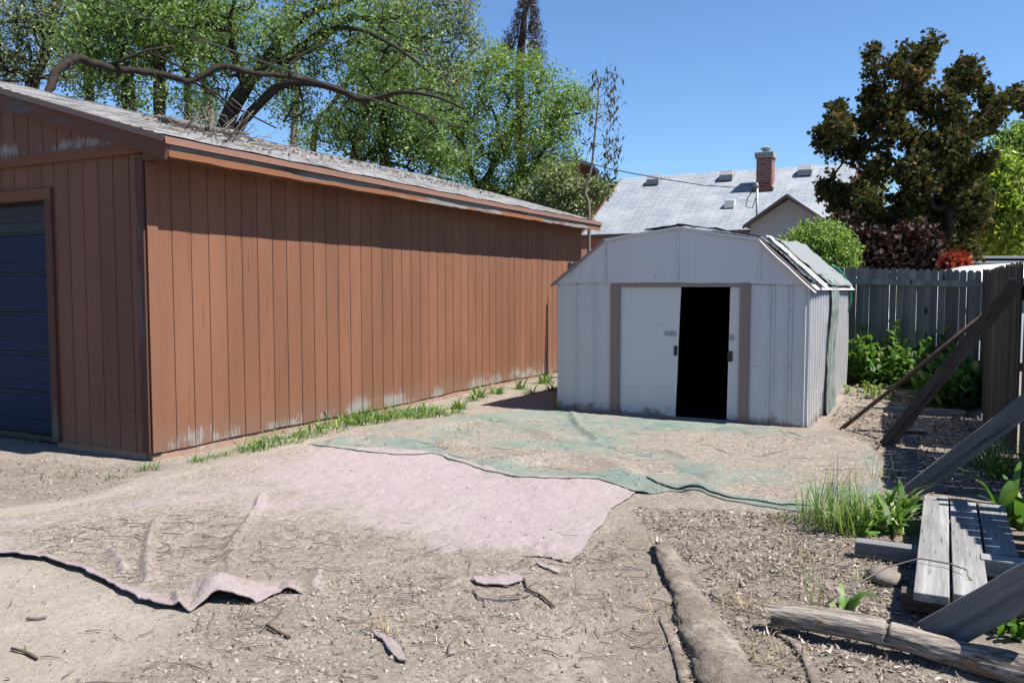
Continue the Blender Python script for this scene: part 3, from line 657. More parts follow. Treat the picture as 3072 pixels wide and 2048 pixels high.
# screws, black dots
sc = MB()
for x, z in [(.02, 1.57), (.27, 1.57), (.52, 1.57), (.67, 1.75), (.66, 1.95), (.70, 1.62), (.98, 1.65), (1.30, 1.66), (2.46, 1.66), (2.49, 1.8), (2.62, 1.64), (2.85, 1.66), (.5, .87), (.27, .62), (.02, .60), (2.46, .65), (2.75, .62), (2.84, .66), (3.0, .62), (.44, .62), (2.62, 1.28), (2.84, 1.27), (1.05, .42), (1.0, .9), (1.12, 1.2), (1.25, .6), (1.33, 1.1)]:
    s = random.uniform(.004, .008); sc = MB(); sc.add([(x+s*math.cos(a), -.036 if z > 1.585 else -.0135, z+s*math.sin(a)) for a in np.linspace(0, 2*math.pi, 7)[:-1]], [tuple(range(6))]); sc.build('screw_head', M['blackp'], shed)
for xa, xb in ((.725, .845), (2.285, 2.40)):
    t = MB(); t.prism([(0, 0)], 0, 0) if False else None
    t.box((xa, -.030, -.02), (xb, -.004, 1.583)); t.box((xa+.03, -.036, -.02), (xa+.05, -.0302, 1.58)); t.box((xb-.035, -.036, -.02), (xb-.02, -.0302, 1.58)); t.build('door_post', M['taupe'], shed, bevel=.003)
t = MB(); t.box((.846, -.028, 1.535), (2.284, -.004, 1.580)); t.build('door_header', M['taupe'], shed, bevel=.003)
t = MB(); t.box((.70, -.028, -.035), (2.40, .03, .012)); t.build('floor_track', M['shed'], shed, bevel=.003)
def sdoor(xa, xb, y, z0, z1, lean=.0):
    d = MB(); V = []; nx_, nz_ = 12, 12
    for j in range(nz_+1):
        for i in range(nx_+1):
            u = i/nx_; v_ = j/nz_; x = xa+(xb-xa)*u+lean*(v_-1); z = z0+(z1-z0)*v_; V.append((x, y+.006*float(fbm(x*2, z*2, 2)), z))
    d.add(V, [(j*(nx_+1)+i, j*(nx_+1)+i+1, (j+1)*(nx_+1)+i+1, (j+1)*(nx_+1)+i) for j in range(nz_) for i in range(nx_)])
    o = d.build('sliding_door', M['sheddoor'], shed); md = o.modifiers.new('t', 'SOLIDIFY'); md.thickness = .012; md.offset = 1; return o
dl = sdoor(.80, 1.594, .022, .015, 1.545, .05)
dr_ = sdoor(2.168, 2.50, .030, .02, 1.535, .02)
def hard(parent, x, z, wd, ht, mat, name, y):
    m = MB(); m.box((x, y-.012, z), (x+wd, y, z+ht)); m.build(name, mat, parent, bevel=.002)
hard(dl, 1.40, .965, .09, .045, M['galv'], 'hasp', .006); hard(dl, 1.492, .96, .05, .055, M['galv'], 'hasp_plate', .006)
hard(dl, 1.520, .735, .040, .11, M['blackp'], 'handle', .006)
hard(dr_, 2.168, .93, .045, .06, M['galv'], 'hasp_plate', .014); hard(dr_, 2.150, .69, .055, .115, M['blackp'], 'handle', .014)
# side walls: ribbed sheet metal
def sidewall(xf, outs, mat):
    pr = []; y = 0
    while y < SLN-.02:
        pr += [(y, 0), (y+.035, 0), (y+.045, .024), (y+.068, .024), (y+.075, 0), (y+.10, 0), (y+.104, .006), (y+.112, .006), (y+.116, 0)]; y += .15
    pr.append((SLN, 0)); V = []; nz_ = 7
    for yy, d in pr:
        for j in range(nz_+1):
            z = -.05+(1.585+.05)*j/nz_; V.append((xf+outs*(d+.02*float(fbm(yy*1.1+7, z*1.3, 2))), yy, z))
    Fq = []
    for i in range(len(pr)-1):
        for j in range(nz_): a = i*(nz_+1)+j; q = (a, a+nz_+1, a+nz_+2, a+1); Fq.append(q if outs > 0 else q[::-1])
    m = MB(); m.add(V, Fq); return m.build('side_wall', mat, shed)
sidewall(SWD, 1, M['shedside']); sidewall(0, -1, M['shedside'])
m = MB(); m.add([(0, SLN, -.05), (SWD, SLN, -.05)]+[(x, SLN, z) for x, z in PR[::-1]], [tuple(range(6, -1, -1))]); m.build('back_wall', M['shedside'], shed)
# inner walls and floor, coloured near black to stand in for interior shade
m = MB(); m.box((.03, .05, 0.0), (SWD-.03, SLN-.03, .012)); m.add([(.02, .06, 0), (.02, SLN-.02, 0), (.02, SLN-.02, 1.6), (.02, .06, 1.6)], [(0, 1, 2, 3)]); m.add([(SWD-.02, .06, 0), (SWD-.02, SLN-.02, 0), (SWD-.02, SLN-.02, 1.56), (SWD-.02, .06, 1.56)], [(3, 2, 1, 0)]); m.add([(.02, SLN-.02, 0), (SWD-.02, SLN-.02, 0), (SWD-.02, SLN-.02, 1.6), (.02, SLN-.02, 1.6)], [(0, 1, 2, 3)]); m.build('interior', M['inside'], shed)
# roof with overhang
rm = MB(); ext = [(-.06, 1.555)]+PR[:]+[(3.10, 1.49)]
ext[1] = (0, 1.605); top = [(x, z+.012) for x, z in ext]; 
V = []; yy = []
y = -.045
while y < SLN+.04: yy += [y, y+.10, y+.115, y+.13]; y += .145
for yv_i, yv in enumerate(yy):
    rr = .012 if yv_i % 4 == 2 else 0
    for i, (x, z) in enumerate(top): V.append((x, yv, z+rr))
n = len(top); Fq = [(i*n+j, i*n+j+1, (i+1)*n+j+1, (i+1)*n+j) for i in range(len(yy)-1) for j in range(n-1)]
rm.add(V, Fq); rm_o = rm.build('roof', M['shedside'], shed); md = rm_o.modifiers.new('t', 'SOLIDIFY'); md.thickness = .004
# rake trims at the front edge of the roof
for i in range(4):
    a = PR[i]; b = PR[i+1]; e0 = Vector((a[0], -.045, a[1]+.004)); e1 = Vector((b[0], -.045, b[1]+.004))
    if i == 0: e0 = e0-(e1-e0).normalized()*.09
    if i == 3: e1 = e1+(e1-e0).normalized()*.10
    m = MB(); m.bar(e0, e1, .022, .030, n=5, jit=.003); m.build('rake_trim', M['shed'] if i in (1, 2) else M['taupe'], shed)
m = MB(); m.bar((2.50, -.07, 2.045), (3.10, -.09, 1.47), .075, .008, n=6, jit=.006); m.build('bent_flashing', M['shed'], shed)
m = MB(); m.bar((2.52, .27, 2.10), (3.13, .34, 1.56), .13, .006, n=6, jit=.008); m.build('bent_flashing', M['galv'], shed)
m = MB(); m.bar((2.46, .62, 2.14), (3.10, .56, 1.56), .22, .006, n=6, jit=.012); m.build('bent_flashing', M['sheddoor'], shed)
m = MB(); m.bar((1.75, .75, 2.24), (2.60, .80, 2.085), .30, .006, n=5, jit=.008); m.build('bent_flashing', M['sheddoor'], shed)
# tarp over the ridge and down the right slope
def drape(prof, ya, yb, off, amp, name, mat, label, cat, ny_=14, sub=10, seed=0, yfun=None):
    P = []
    for i in range(len(prof)-1):
        for q in range(sub): t = q/sub; P.append((prof[i][0]+(prof[i+1][0]-prof[i][0])*t, prof[i][1]+(prof[i+1][1]-prof[i][1])*t))
    P.append(prof[-1]); V = []
    for i, (x, z) in enumerate(P):
        for j in range(ny_+1):
            u = j/ny_; a, b = (ya, yb) if yfun is None else yfun(i/(len(P)-1))
            y = a+(b-a)*u+.02*float(fbm(i*.4+seed, u*2, 2)); V.append((x+amp*.4*float(fbm(i*.3+seed, u*3+5, 2)), y, z+off+amp*float(fbm(i*.35+seed+9, u*3.3, 3)+.35)))
    V = [tuple(Matrix.Translation((SC[0], SC[1], 0)) @ Matrix.Rotation(SROT, 4, 'Z') @ Vector(p)) for p in V]
    Fq = [(i*(ny_+1)+j, i*(ny_+1)+j+1, (i+1)*(ny_+1)+j+1, (i+1)*(ny_+1)+j) for i in range(len(P)-1) for j in range(ny_)]
    m = MB(); m.add(V, Fq); o = m.build(name, mat, smooth=True, off=V[0]); md = o.modifiers.new('t', 'SOLIDIFY'); md.thickness = .006
    return tag(o, label, cat)
drape([(1.15, 2.175), (1.56, 2.235), (2.0, 2.17), (2.50, 2.07), (2.80, 1.80), (3.06, 1.56)], -.02, .36, .016, .026, 'tarp', M['tarp'], 'crumpled black plastic tarp over the ridge and right slope of the shed roof', 'tarp', seed=2)
drape([(2.46, 2.11), (2.8, 1.80), (3.10, 1.54)], .95, 2.98, .012, .03, 'roof_mat', M['roofmat'], 'frayed grey mat covering the rear of the shed roof right slope', 'mat', seed=5)
drape([(2.95, 1.68), (3.085, 1.57), (3.10, 1.2), (3.075, .8), (3.085, .4), (3.09, -.02)], 1.15, 1.62, .01, .03, 'turf_strip', M['turfmat'], 'ragged teal grey turf strip hanging down the ribbed side of the shed', 'turf strip', seed=8, yfun=lambda t: (1.02+.1*math.sin(t*5), 1.62+.08*math.sin(t*7)))
# hose
SM = Matrix.Translation((SC[0], SC[1], 0)) @ Matrix.Rotation(SROT, 4, 'Z')
hp = [PY(2495,795,11.3), PY(2515,806,11.4), PY(2532,826,11.45), PY(2545,852,11.5), PY(2552,880,11.5), PY(2553,905,11.5), PY(2549,928,11.5)]
m = MB(); m.tube([tuple(p) for p in hp], .013, 8); o = m.build('garden_hose', M['hose'], off=tuple(hp[0]), smooth=True); tag(o, 'short green garden hose curling over the back corner of the shed roof', 'hose')

# ------------------------------------------------------------ fences
def fence(name, A, B, ztA, ztB, zb, pitch, mat, label, posts, rails, dog=True, group=None, gap=.0015, seed=0, railside=-1):
    rs = random.Random(seed)
    A = Vector((*A, 0)); B = Vector((*B, 0)); d = (B-A); L = d.length; ang = math.atan2(d.y, d.x)
    root = thing(name, label, 'fence', A, ang, group); mb = MB(); n = int(L/pitch); rv = []
    for i in range(n):
        x0 = i*pitch+gap/2+rs.uniform(-.002, .002); x1 = (i+1)*pitch-gap/2+rs.uniform(-.002, .002); zt = ztA+(ztB-ztA)*i/n+rs.uniform(-.012, .012); y = rs.uniform(-.004, .004); c = .2*(x1-x0) if not dog else .28*(x1-x0)
        ln = rs.uniform(-.003, .003)
        P = [(x0, zb), (x1, zb), (x1+ln, zt-.03), (x1-c+ln, zt), (x0+c+ln, zt), (x0+ln, zt-.03)]
        if not dog: P = [(x0, zb), (x1, zb), (x1+ln, zt), (x0+ln, zt)]
        k0 = len(mb.f); mb.prism([(a, b) for a, b in P], y, y+.017); rv += [rs.random()]*(len(mb.f)-k0)
    o = mb.build('picket_panel', mat, root); at = o.data.attributes.new('rnd', 'FLOAT', 'FACE'); at.data.foreach_set('value', rv)
    for z, h in rails:
        r = MB(); ya = (-.045 if railside < 0 else .055); r.bar((0, ya, ztA-z), (L, ya, ztB-z), .038, h, n=8, jit=.003); r.build('rail', mat, root)
    for x in posts:
        p = MB(); yp = (-.11 if railside < 0 else .12); p.box((x-.045, yp-.045, zb-.02), (x+.045, yp+.045, (ztA+(ztB-ztA)*x/L)-.01)); p.build('post', mat, root, bevel=.005)
    return root
FC = (6.45, 11.42)
E_ = Vector((math.cos(ROT), math.sin(ROT))); 
A0 = Vector(FC)-E_*6.2
fence('picket_fence', tuple(A0), FC, 1.98, 1.775, .06, .0885, M['fence'], 'grey dog-eared picket fence behind the shed with light showing between its boards', [2.0, 4.4], [(.20, .085), (1.28, .085)], seed=3)
PK = (5.38, 9.42)
fence('board_fence', FC, PK, 1.77, 1.73, .05, .142, M['fencedark'], 'dark board fence section between the corner and the tall post, behind the leafy plants', [2.2], [(.2, .085), (1.2, .085)], dog=False, seed=5, railside=1)
fence('board_fence', PK, (4.58, 7.45), 1.73, 1.76, -.02, .142, M['fencedark'], 'weathered board fence right of the yard held up by leaning braces', [.06, 1.95], [(.28, .14), (1.35, .085)], seed=6, railside=1, gap=.004)
fence('board_fence', (4.56, 7.40), (3.75, 5.72), 1.78, 1.73, -.02, .142, M['fencedark'], 'dark fence run next after the tall weathered section, above the far end of the planks', [.05, 1.7], [(.28, .085), (1.35, .085)], seed=9, railside=1, gap=.005)
fence('board_fence', (3.74, 5.70), (3.28, 4.75), 1.40, 1.30, -.02, .142, M['fencedark'], 'gappy low end of the fence beside the planks', [.05, .95], [(.12, .085), (1.1, .085)], seed=12, railside=1, gap=.085, dog=False)
fence('board_fence', (3.27, 4.74), (2.80, 3.75), 1.22, .95, -.02, .142, M['fencedark'], 'low broken end of the fence right beside the near half of the planks', [.05, 1.0], [(.15, .085), (.75, .085)], seed=14, railside=1, gap=.006, dog=False)

def plank(name, p, q, wd, ht, mat, label, cat, up=(0,0,1), group=None, n=6, jit=.002):
    p = Vector(p); q = Vector(q); L = (q-p).length; m = MB(); m.bar((0, 0, 0), (L, 0, 0), wd, ht, n=n, jit=jit)
    o = m.build(name, mat, bevel=.004)
    d = (q-p).normalized(); sx = d.cross(Vector(up)).normalized(); u = sx.cross(d)
    R = Matrix((d, -sx, u)).transposed().to_4x4(); o.matrix_world = Matrix.Translation(p) @ R
    return tag(o, label, cat, group)
# leaning braces
pz = lambda px, py, y: tuple(PY(px, py, y))
plank('brace_board', G(2655,1338), PY(3052,845,7.42), .038, .125, M['board_dark'], 'long dark brown board leaning up to the fence, crossing in front of the thin pole', 'brace')
b = MB(); a_ = Vector(G(2522,1288)); b_ = Vector(PY(3010,895,7.75)); b.tube([a_-a_, (b_-a_)*.5+Vector((0,0,-.01)), b_-a_], .022, 8); o = b.build('pole', M['rust'], smooth=True); o.location = a_; tag(o, 'thin rusty brown pole leaning on the fence beside the shed', 'pole')
plank('brace_board', Vector(G(2725,1503))+Vector((0,0,.045)), PY(3180,1135,5.45), .038, .13, M['board_brace'], 'grey timber brace rising to the right above the far end of the plank walk', 'brace')
plank('brace_board', Vector(G(2790,1955))+Vector((0,0,.06)), PY(3200,1690,3.02), .04, .15, M['board_brace'], 'big grey timber brace in the lower right corner, just behind the log', 'brace')
# plank walk
Dv = Vector((.4617, .887, 0)); Ev = Vector((.887, -.4617, 0))
pc = Vector((1.845, 3.575, .145))
for i, (nm, L) in enumerate((('left grey plank of the three plank walk, chewed at its near end', 1.98), ('middle grey plank of the plank walk with bare wood at its near end', 1.86), ('right plank of the plank walk, partly hidden by big leaves', 1.10))):
    s_ = pc+Ev*(i*.155)+Dv*(0, .06, .80)[i]
    plank('walk_plank', s_, s_+Dv*L, .142, .04, M['board_x'], nm, 'plank', group='planks of the little walk by the fence')
plank('timber', Vector(G(2567,1640,.06))+Vector((0,0,.0)), Vector(G(2567,1640,.06))+Ev*1.1, .09, .085, M['board_brace'], 'squared timber sleeper sticking out left beneath the planks', 'timber')
plank('timber', Vector(G(2660,1500,.07)), Vector(G(2660,1500,.07))+Ev*1.2, .09, .08, M['board_dark'], 'timber sleeper under the far end of the planks', 'timber')
plank('timber', (1.82, 3.80, .07), Vector((1.82, 3.80, .07))+Ev*.8, .09, .08, M['board_dark'], 'short timber sleeper hidden under the near end of the planks', 'timber')
plank('timber', G(2940,1690,.13), Vector(G(2940,1690,.13))+Ev*.9, .10, .085, M['board_x'], 'grey timber offcut at the right edge, lying beside the planks under big leaves', 'timber')
plank('bed_timber', (4.30, 10.30, .02), (5.36, 9.75, .04), .09, .09, M['board_x'], 'low grey timber edging the leafy bed at the foot of the tall post', 'timber')
plank('timber', (3.66, 8.72, .015), (4.30, 8.55, .02), .03, .03, M['board_dark'], 'thin dark stick on the ground between the pole and the long board', 'stick')

# ------------------------------------------------------------ log
k = NM('log_wood', .85, .15); g = k.noise(1, 6, .7, k.mp((3, 40, 40), rot=(0, 0, 0)), dist=1.2)
c = k.mix(k.ramp(g, [(.38, 0), (.62, 1)]), (.06, .047, .038), (.36, .315, .275)); pt = k.ramp(k.noise(1, 4, .6, k.mp((4, 9, 9))), [(.60, 0), (.64, 1)]); c = k.mix(pt, c, k.mix(g, (.11, .05, .024), (.32, .19, .105)))
k.color(c); k.bump(g, 1, .012); k.bump(pt, .6, .01); M['log'] = k.mat
lA = Vector(G(2315,1893)); lB = Vector((2.25, 2.90, 0)); dL = (lB-lA); Ll = dL.length; n = 220; seg = 40; V = []
kn = [(.15, -.6, .016), (.24, -.9, .018), (.20, 1.2, .010), (.33, .3, .014), (.42, -.5, .016), (.55, -.8, .018), (.68, -.4, .016), (.80, 1.1, .018), (.86, -.7, .018)]
for i in range(n+1):
    t = i/n; x = Ll*t; r = .048+.018*t+.004*math.sin(t*9); cz = r*.95+.02+.018*math.sin(t*5+.5); cy = .018*math.sin(t*6)
    cut = .010*math.exp(-((t-.36)/.006)**2)
    for q in range(seg):
        a = 2*math.pi*q/seg; rr = r*(1+.13*float(fbm(t*7+3+math.cos(a)*.8, math.sin(a)*.8, 3))+.05*float(fbm(t*16, math.cos(a)*5+math.sin(a)*3, 3)))-cut*1.8*(1 if math.sin(a) > -.3 else 0)
        for tk, ak, hk in kn: rr += hk*math.exp(-((t-tk)/.014)**2-((((a-ak+math.pi) % (2*math.pi))-math.pi)/.28)**2)
        xo = (.018*math.sin(a*2+1)+.012*math.sin(a*5)) if i == 0 else 0
        V.append((x+xo, cy+rr*math.cos(a), cz+rr*math.sin(a)))
Fq = [(i*seg+q, (i+1)*seg+q, (i+1)*seg+(q+1) % seg, i*seg+(q+1) % seg)[::-1] for i in range(n) for q in range(seg)]
Fq += [tuple(range(seg))[::-1], tuple(n*seg+q for q in range(seg))]
m = MB(); m.add(V, Fq); lo = m.build('log', M['log'], smooth=False); lo.location = lA; lo.rotation_euler = (0, 0, math.atan2(dL.y, dL.x)); tag(lo, 'weathered barkless log lying across the lower right corner, with a saw cut', 'log')

# ------------------------------------------------------------ leaves and blades
def leaf_cloud(centers, spread, per, size, droop=.0, shape='elm', rs=None, sizevar=.35, flat=.0):
    """one small folded leaf per entry, returns V,F,rnd"""
    rs = rs or rng; n = len(centers)*per
    C_ = np.repeat(np.asarray(centers), per, 0); sp = np.asarray(spread); sp = np.repeat(sp, per, 0) if sp.ndim else sp
    off = rs.normal(size=(n, 3)); off = off/np.linalg.norm(off, axis=1, keepdims=True)*(rs.random((n, 1))**.5)
    C_ = C_+off*(sp[:, None] if getattr(sp, 'ndim', 0) else sp)
    a = rs.normal(size=(n, 3)); a[:, 2] -= droop; a /= np.linalg.norm(a, axis=1, keepdims=True)
    b = rs.normal(size=(n, 3)); b[:, 2] *= (1-flat); b = np.cross(a, b); b /= np.linalg.norm(b, axis=1, keepdims=True)+1e-9
    c = np.cross(a, b); s = size*(1+sizevar*rs.normal(size=(n, 1))); s = np.clip(s, size*.4, size*2)
    if shape == 'elm':
        pts = [(-.5, 0, 0), (0, .26, .06), (.55, 0, 0), (0, -.26, .06)]; Fk = [(0, 1, 2, 3)]
    elif shape == 'lance':
        pts = [(-.5, 0, 0), (0, .13, .03), (.6, 0, -.05), (0, -.13, .03)]; Fk = [(0, 1, 2, 3)]
    else:  # maple-like star
        pts = [(-.5, 0, 0), (-.15, .50, .05), (.10, .16, 0), (.55, .28, -.04), (.32, 0, .02), (.62, -.26, -.05), (.1, -.16, 0), (-.15, -.5, .05)]; Fk = [(0, 1, 2, 4), (2, 3, 4, 4), (4, 5, 6, 6), (4, 6, 7, 0)]
        pts = [(-.05, 0, 0), (-.5, .0, .02), (-.38, .42, .05), (-.1, .22, .01), (.12, .60, -.03), (.22, .17, .01), (.62, 0, -.06), (.22, -.17, .01), (.12, -.60, -.03), (-.1, -.22, .01), (-.38, -.42, .05)]
        Fk = [(0, 1, 2, 3), (0, 3, 4, 5), (0, 5, 6, 7), (0, 7, 8, 9), (0, 9, 10, 1)]
    K = len(pts); V = np.zeros((n, K, 3))
    for i, (p, q, r) in enumerate(pts): V[:, i] = C_+s*(a*p+b*q+c*r)
    Fb = np.array(Fk); Fa = (np.arange(n)[:, None, None]*K+Fb[None]).reshape(-1, 4)
    cl = np.repeat(rs.random(len(centers)), per)*.45+rs.random(n)*.55
    return V.reshape(-1, 3), Fa, np.repeat(cl, len(Fk))
class Tree:
    def __init__(s, name, label, cat, base, group=None):
        s.root = thing(name, label, cat, tuple(base), 0, group); s.base = np.array(base, float); s.name = name
        s.P = [np.array(base, float)]; s.par = [-1]; s.w = [0.]; s.minr = [0.]; s.tips = []
    def limb(s, pts, r0, r1, start=None, sub=4):
        """add a traced limb (world points); start = node index or nearest"""
        pts = [np.array(p, float) for p in pts]
        if start is None:
            A = np.array(s.P); start = int(np.argmin(((A-pts[0])**2).sum(1)))
        full = [s.P[start]]+pts; prev = start; m = (len(full)-1)*sub; k = 0
        # catmull-rom
        for i in range(len(full)-1):
            p0 = full[max(i-1, 0)]; p1 = full[i]; p2 = full[i+1]; p3 = full[min(i+2, len(full)-1)]
            for j in range(1, sub+1):
                t = j/sub; k += 1
                q = .5*((2*p1)+(-p0+p2)*t+(2*p0-5*p1+4*p2-p3)*t*t+(-p0+3*p1-3*p2+p3)*t**3)
                s.P.append(q); s.par.append(prev); s.minr.append(r0+(r1-r0)*k/m); s.w.append(0.); prev = len(s.P)-1
        return prev
    def fill(s, blobs, n, seg=.45, wob=.06, up=.25, rs=None):
        """blobs: (center, radius xyz, weight)"""
        rs = rs or rng; W = np.array([b[2] for b in blobs], float); W /= W.sum()
        T = []; cn = rs.multinomial(n, W)
        for (c, r, _), k in zip(blobs, cn):
            v = rs.normal(size=(k, 3)); v /= np.linalg.norm(v, axis=1, keepdims=True)+1e-9; v *= (rs.random((k, 1))**.45)
            T.append(np.array(c)+v*np.array(r))
        T = np.concatenate(T)
        d0 = np.array([np.min(((np.array(s.P)-t)**2).sum(1)) for t in T]); T = T[np.argsort(d0)]
        cap = len(s.P)+len(T)*12+10; A = np.zeros((cap, 3)); A[:len(s.P)] = s.P; cnt = len(s.P)
        for t in T:
            df = t-A[:cnt]; d = np.sqrt((df**2).sum(1)); cost = d-up*df[:, 2]*(df[:, 2] < 0)*-1.5
            cost = d+np.where(df[:, 2] < 0, -df[:, 2]*.8, 0)
            j = int(np.argmin(cost)); L = d[j]; m = max(1, min(10, int(L/seg))); prev = j; p0 = A[j].copy()
            bend = rs.normal(size=3)*L*wob*1.5; bend[2] = abs(bend[2])*1.2
            for i in range(1, m+1):
                u = i/m; q = p0+(t-p0)*u+bend*math.sin(math.pi*u)*.6+(rs.normal(size=3)*seg*wob if i < m else 0)
                s.P.append(q); s.par.append(prev); s.minr.append(0.); s.w.append(0.); A[cnt] = q; cnt += 1; prev = cnt-1
            s.tips.append(prev); s.w[prev] += 1
    def finish(s, bark, leafm, leaf, tip_r=.006, twig_n=0, wood='trunk', expn=.5, per=40, spread=.35, extra=1):
        P = np.array(s.P); n = len(P); w_ = np.array(s.w)
        for i in range(n-1, 0, -1): w_[s.par[i]] += w_[i]
        rad = tip_r*np.maximum(w_, .6)**expn; rad = np.maximum(rad, np.array(s.minr)); 
        ch = [[] for _ in range(n)]
        for i in range(1, n): ch[s.par[i]].append(i)
        rad[0] = max(rad[0], max([rad[c] for c in ch[0]]+[0]))
        mb = MB(); st = [0]; seen = set()
        stack = [(0, c) for c in ch[0]]
        while stack:
            a, b = stack.pop(); path = [a, b]
            while ch[path[-1]]:
                c = sorted(ch[path[-1]], key=lambda q: -rad[q]); stack += [(path[-1], q) for q in c[1:]]; path.append(c[0])
            r = [min(rad[q], rad[path[1]]*1.15) for q in path]; r[-1] *= .5
            seg = 10 if r[0] > .09 else (6 if r[0] > .02 else (4 if r[0] > .008 else 3))
            mb.tube([P[q]-s.base for q in path], r, seg, cap=False)
        mb.build(wood, bark, s.root, smooth=True)
        if leafm is None: return
        tips = P[s.tips]; # points also along the last stretch of twig
        pp = np.array([s.par[i] for i in s.tips]); mid = P[pp]*.45+tips*.55
        cen = np.concatenate([tips, mid]) if extra else tips
        V, F_, R_ = leaf_cloud(cen, spread, per, **leaf)
        npmesh('crown', V-s.base, F_, leafm, s.root, rnd=R_)
def blobs(lst, y, sc=1.0, dy=1.0, ry=None):
    out = []
    for it in lst:
        px, py, r = it[:3]; wgt = it[3] if len(it) > 3 else r*r; yo = it[4] if len(it) > 4 else 0
        c = PY(px, py, y+yo); rr = r/FPX*y*sc; out.append((c, (rr, (ry or rr*dy), rr), wgt))
    return out
def L3(pts, y, dy=0): return [PY(a, b, y+dy*i/max(1, len(pts)-1)+(c if (c := (pt[2] if len(pt) > 2 else 0)) else 0)) for i, pt in enumerate(pts) for a, b in [pt[:2]]]

# --- A: big elm with dark limbs behind the garage
yA = 17.5; base = PY(640, 640, yA); base[2] = 0
T = Tree('elm_tree', 'big dark-limbed elm behind the garage, its arching limbs reaching right over the roof', 'tree', base)
t0 = T.limb(L3([(660,520),(672,400),(700,320),(737,262)], yA), .21, .15, 0)
T.limb(L3([(800,180),(850,105),(937,36),(1022,10),(1085,-20)], yA, 1), .12, .05, t0)
T.limb(L3([(705,170),(690,60),(720,-60)], yA, -.5), .07, .03, t0)
b1 = T.limb(L3([(690,470),(720,380),(790,300),(850,255),(940,250),(1030,275),(1075,298),(1130,295),(1200,277),(1303,290),(1400,330)], yA, -1.5), .12, .02, 1)
T.limb(L3([(860,180),(960,95),(1080,90),(1200,150),(1290,220)], yA, -1), .06, .02)
T.limb(L3([(930,150),(1040,60),(1150,55),(1220,20)], yA, .5), .06, .02)
T.fill(blobs([(700,60,170),(880,90,150),(1000,40,150),(1110,110,130),(780,200,110),(960,200,110),(560,60,140),(1180,230,110),(1080,330,100),(1300,330,90),(1260,70,110),(640,260,70),(900,330,70)], yA, 1, 1.1), 760, wob=.13)
T.finish(M['bark'], M['leaf_elm'], dict(size=.068, droop=.5), tip_r=.006, per=13, spread=.27)
# --- B: other thin trees in the thicket
specs = [
 (15.5, [(388,640),(388,312),(366,232),(360,120),(380,-40)], .11, [(330,90,130),(420,30,120),(360,220,90),(260,150,110),(400,290,50)], 300, 'leaf_elm', 'slim dark tree close behind the garage with a kinked trunk', .07),
 (16.5, [(470,660),(478,250),(485,80),(492,-60)], .13, [(480,60,110),(540,130,90),(440,150,80),(520,-20,120),(500,280,50)], 260, 'leaf_elm', 'tree with a straight black trunk rising through the fallen limb', .09),
 (19, [(60,560),(90,330),(120,200),(160,60),(190,-60)], .16, [(60,110,130),(160,60,130),(30,220,80),(200,180,90),(120,-10,120),(-60,60,120),(-40,190,100)], 420, 'leaf_olive', 'leftmost tree, a hazy grey green crown at the upper left corner', .10),
 (20, [(270,620),(270,330),(262,200),(285,60),(300,-60)], .13, [(230,110,110),(300,60,110),(260,230,70),(340,-10,100),(250,290,40)], 260, 'leaf_elm', 'tree between the leftmost tree and the kinked trunk', .07),
 (21, [(568,640),(566,360),(560,200),(570,60),(566,-60)], .12, [(570,150,90),(600,60,100),(560,300,60),(620,330,50)], 200, 'leaf_elm', 'pale thin trunked tree behind the middle of the garage roof', .07),
 (19.5, [(632,640),(630,370),(612,240),(600,100),(620,-40)], .10, [(640,140,90),(660,40,90),(600,330,50),(640,400,40)], 170, 'leaf_elm', 'double stemmed slim tree left of the big elm', .06),
 (22, [(850,660),(880,430),(892,270),(880,120),(860,0)], .10, [(850,320,60),(900,400,50),(860,210,80),(820,90,90)], 150, 'leaf_bright', 'pale trunked sapling just right of the big elm', .05),
 (23, [(910,680),(940,430),(985,330),(1040,250),(1080,150)], .09, [(940,410,60),(990,380,60),(1060,330,90),(1100,200,90),(1120,80,80)], 170, 'leaf_bright', 'leaning pale sapling behind the ridge of the garage', .05)]
for (y, tr_, r0, bl, n, lm, lab, r1) in specs:
    b = PY(tr_[0][0], tr_[0][1], y); b[2] = 0
    T = Tree('elm_tree', lab, 'tree', b, 'thicket of trees behind the garage')
    T.limb(L3(tr_[1:], y, .8), r0, r1*.5, 0); T.fill(blobs(bl, y, 1, 1.1), int(n*1.25), wob=.13)
    T.finish(M['bark'] if r0 > .10 else M['barkpale'], M[lm], dict(size=.068, droop=.5), tip_r=.0065, per=11, spread=.28)
# low understory thicket behind garage ridge
y = 20; b = PY(1180, 700, y); b[2] = 0
T = Tree('elm_tree', 'dense dark green tree over the far half of the garage ridge', 'tree', b, 'thicket of trees behind the garage')
T.limb(L3([(1150,420),(1160,300),(1140,180)], y), .12, .04, 0); T.limb(L3([(1080,480),(1050,400)], y), .05, .02)
T.fill(blobs([(1080,420,80),(1020,380,60),(1180,430,90),(1260,470,70),(1130,340,80),(1240,370,90),(1100,240,90),(1220,260,90),(1340,480,70)], y, 1, 1.2), 420, wob=.08)
T.finish(M['bark'], M['leaf_elm'], dict(size=.08, droop=.4), tip_r=.006, per=19, spread=.30)
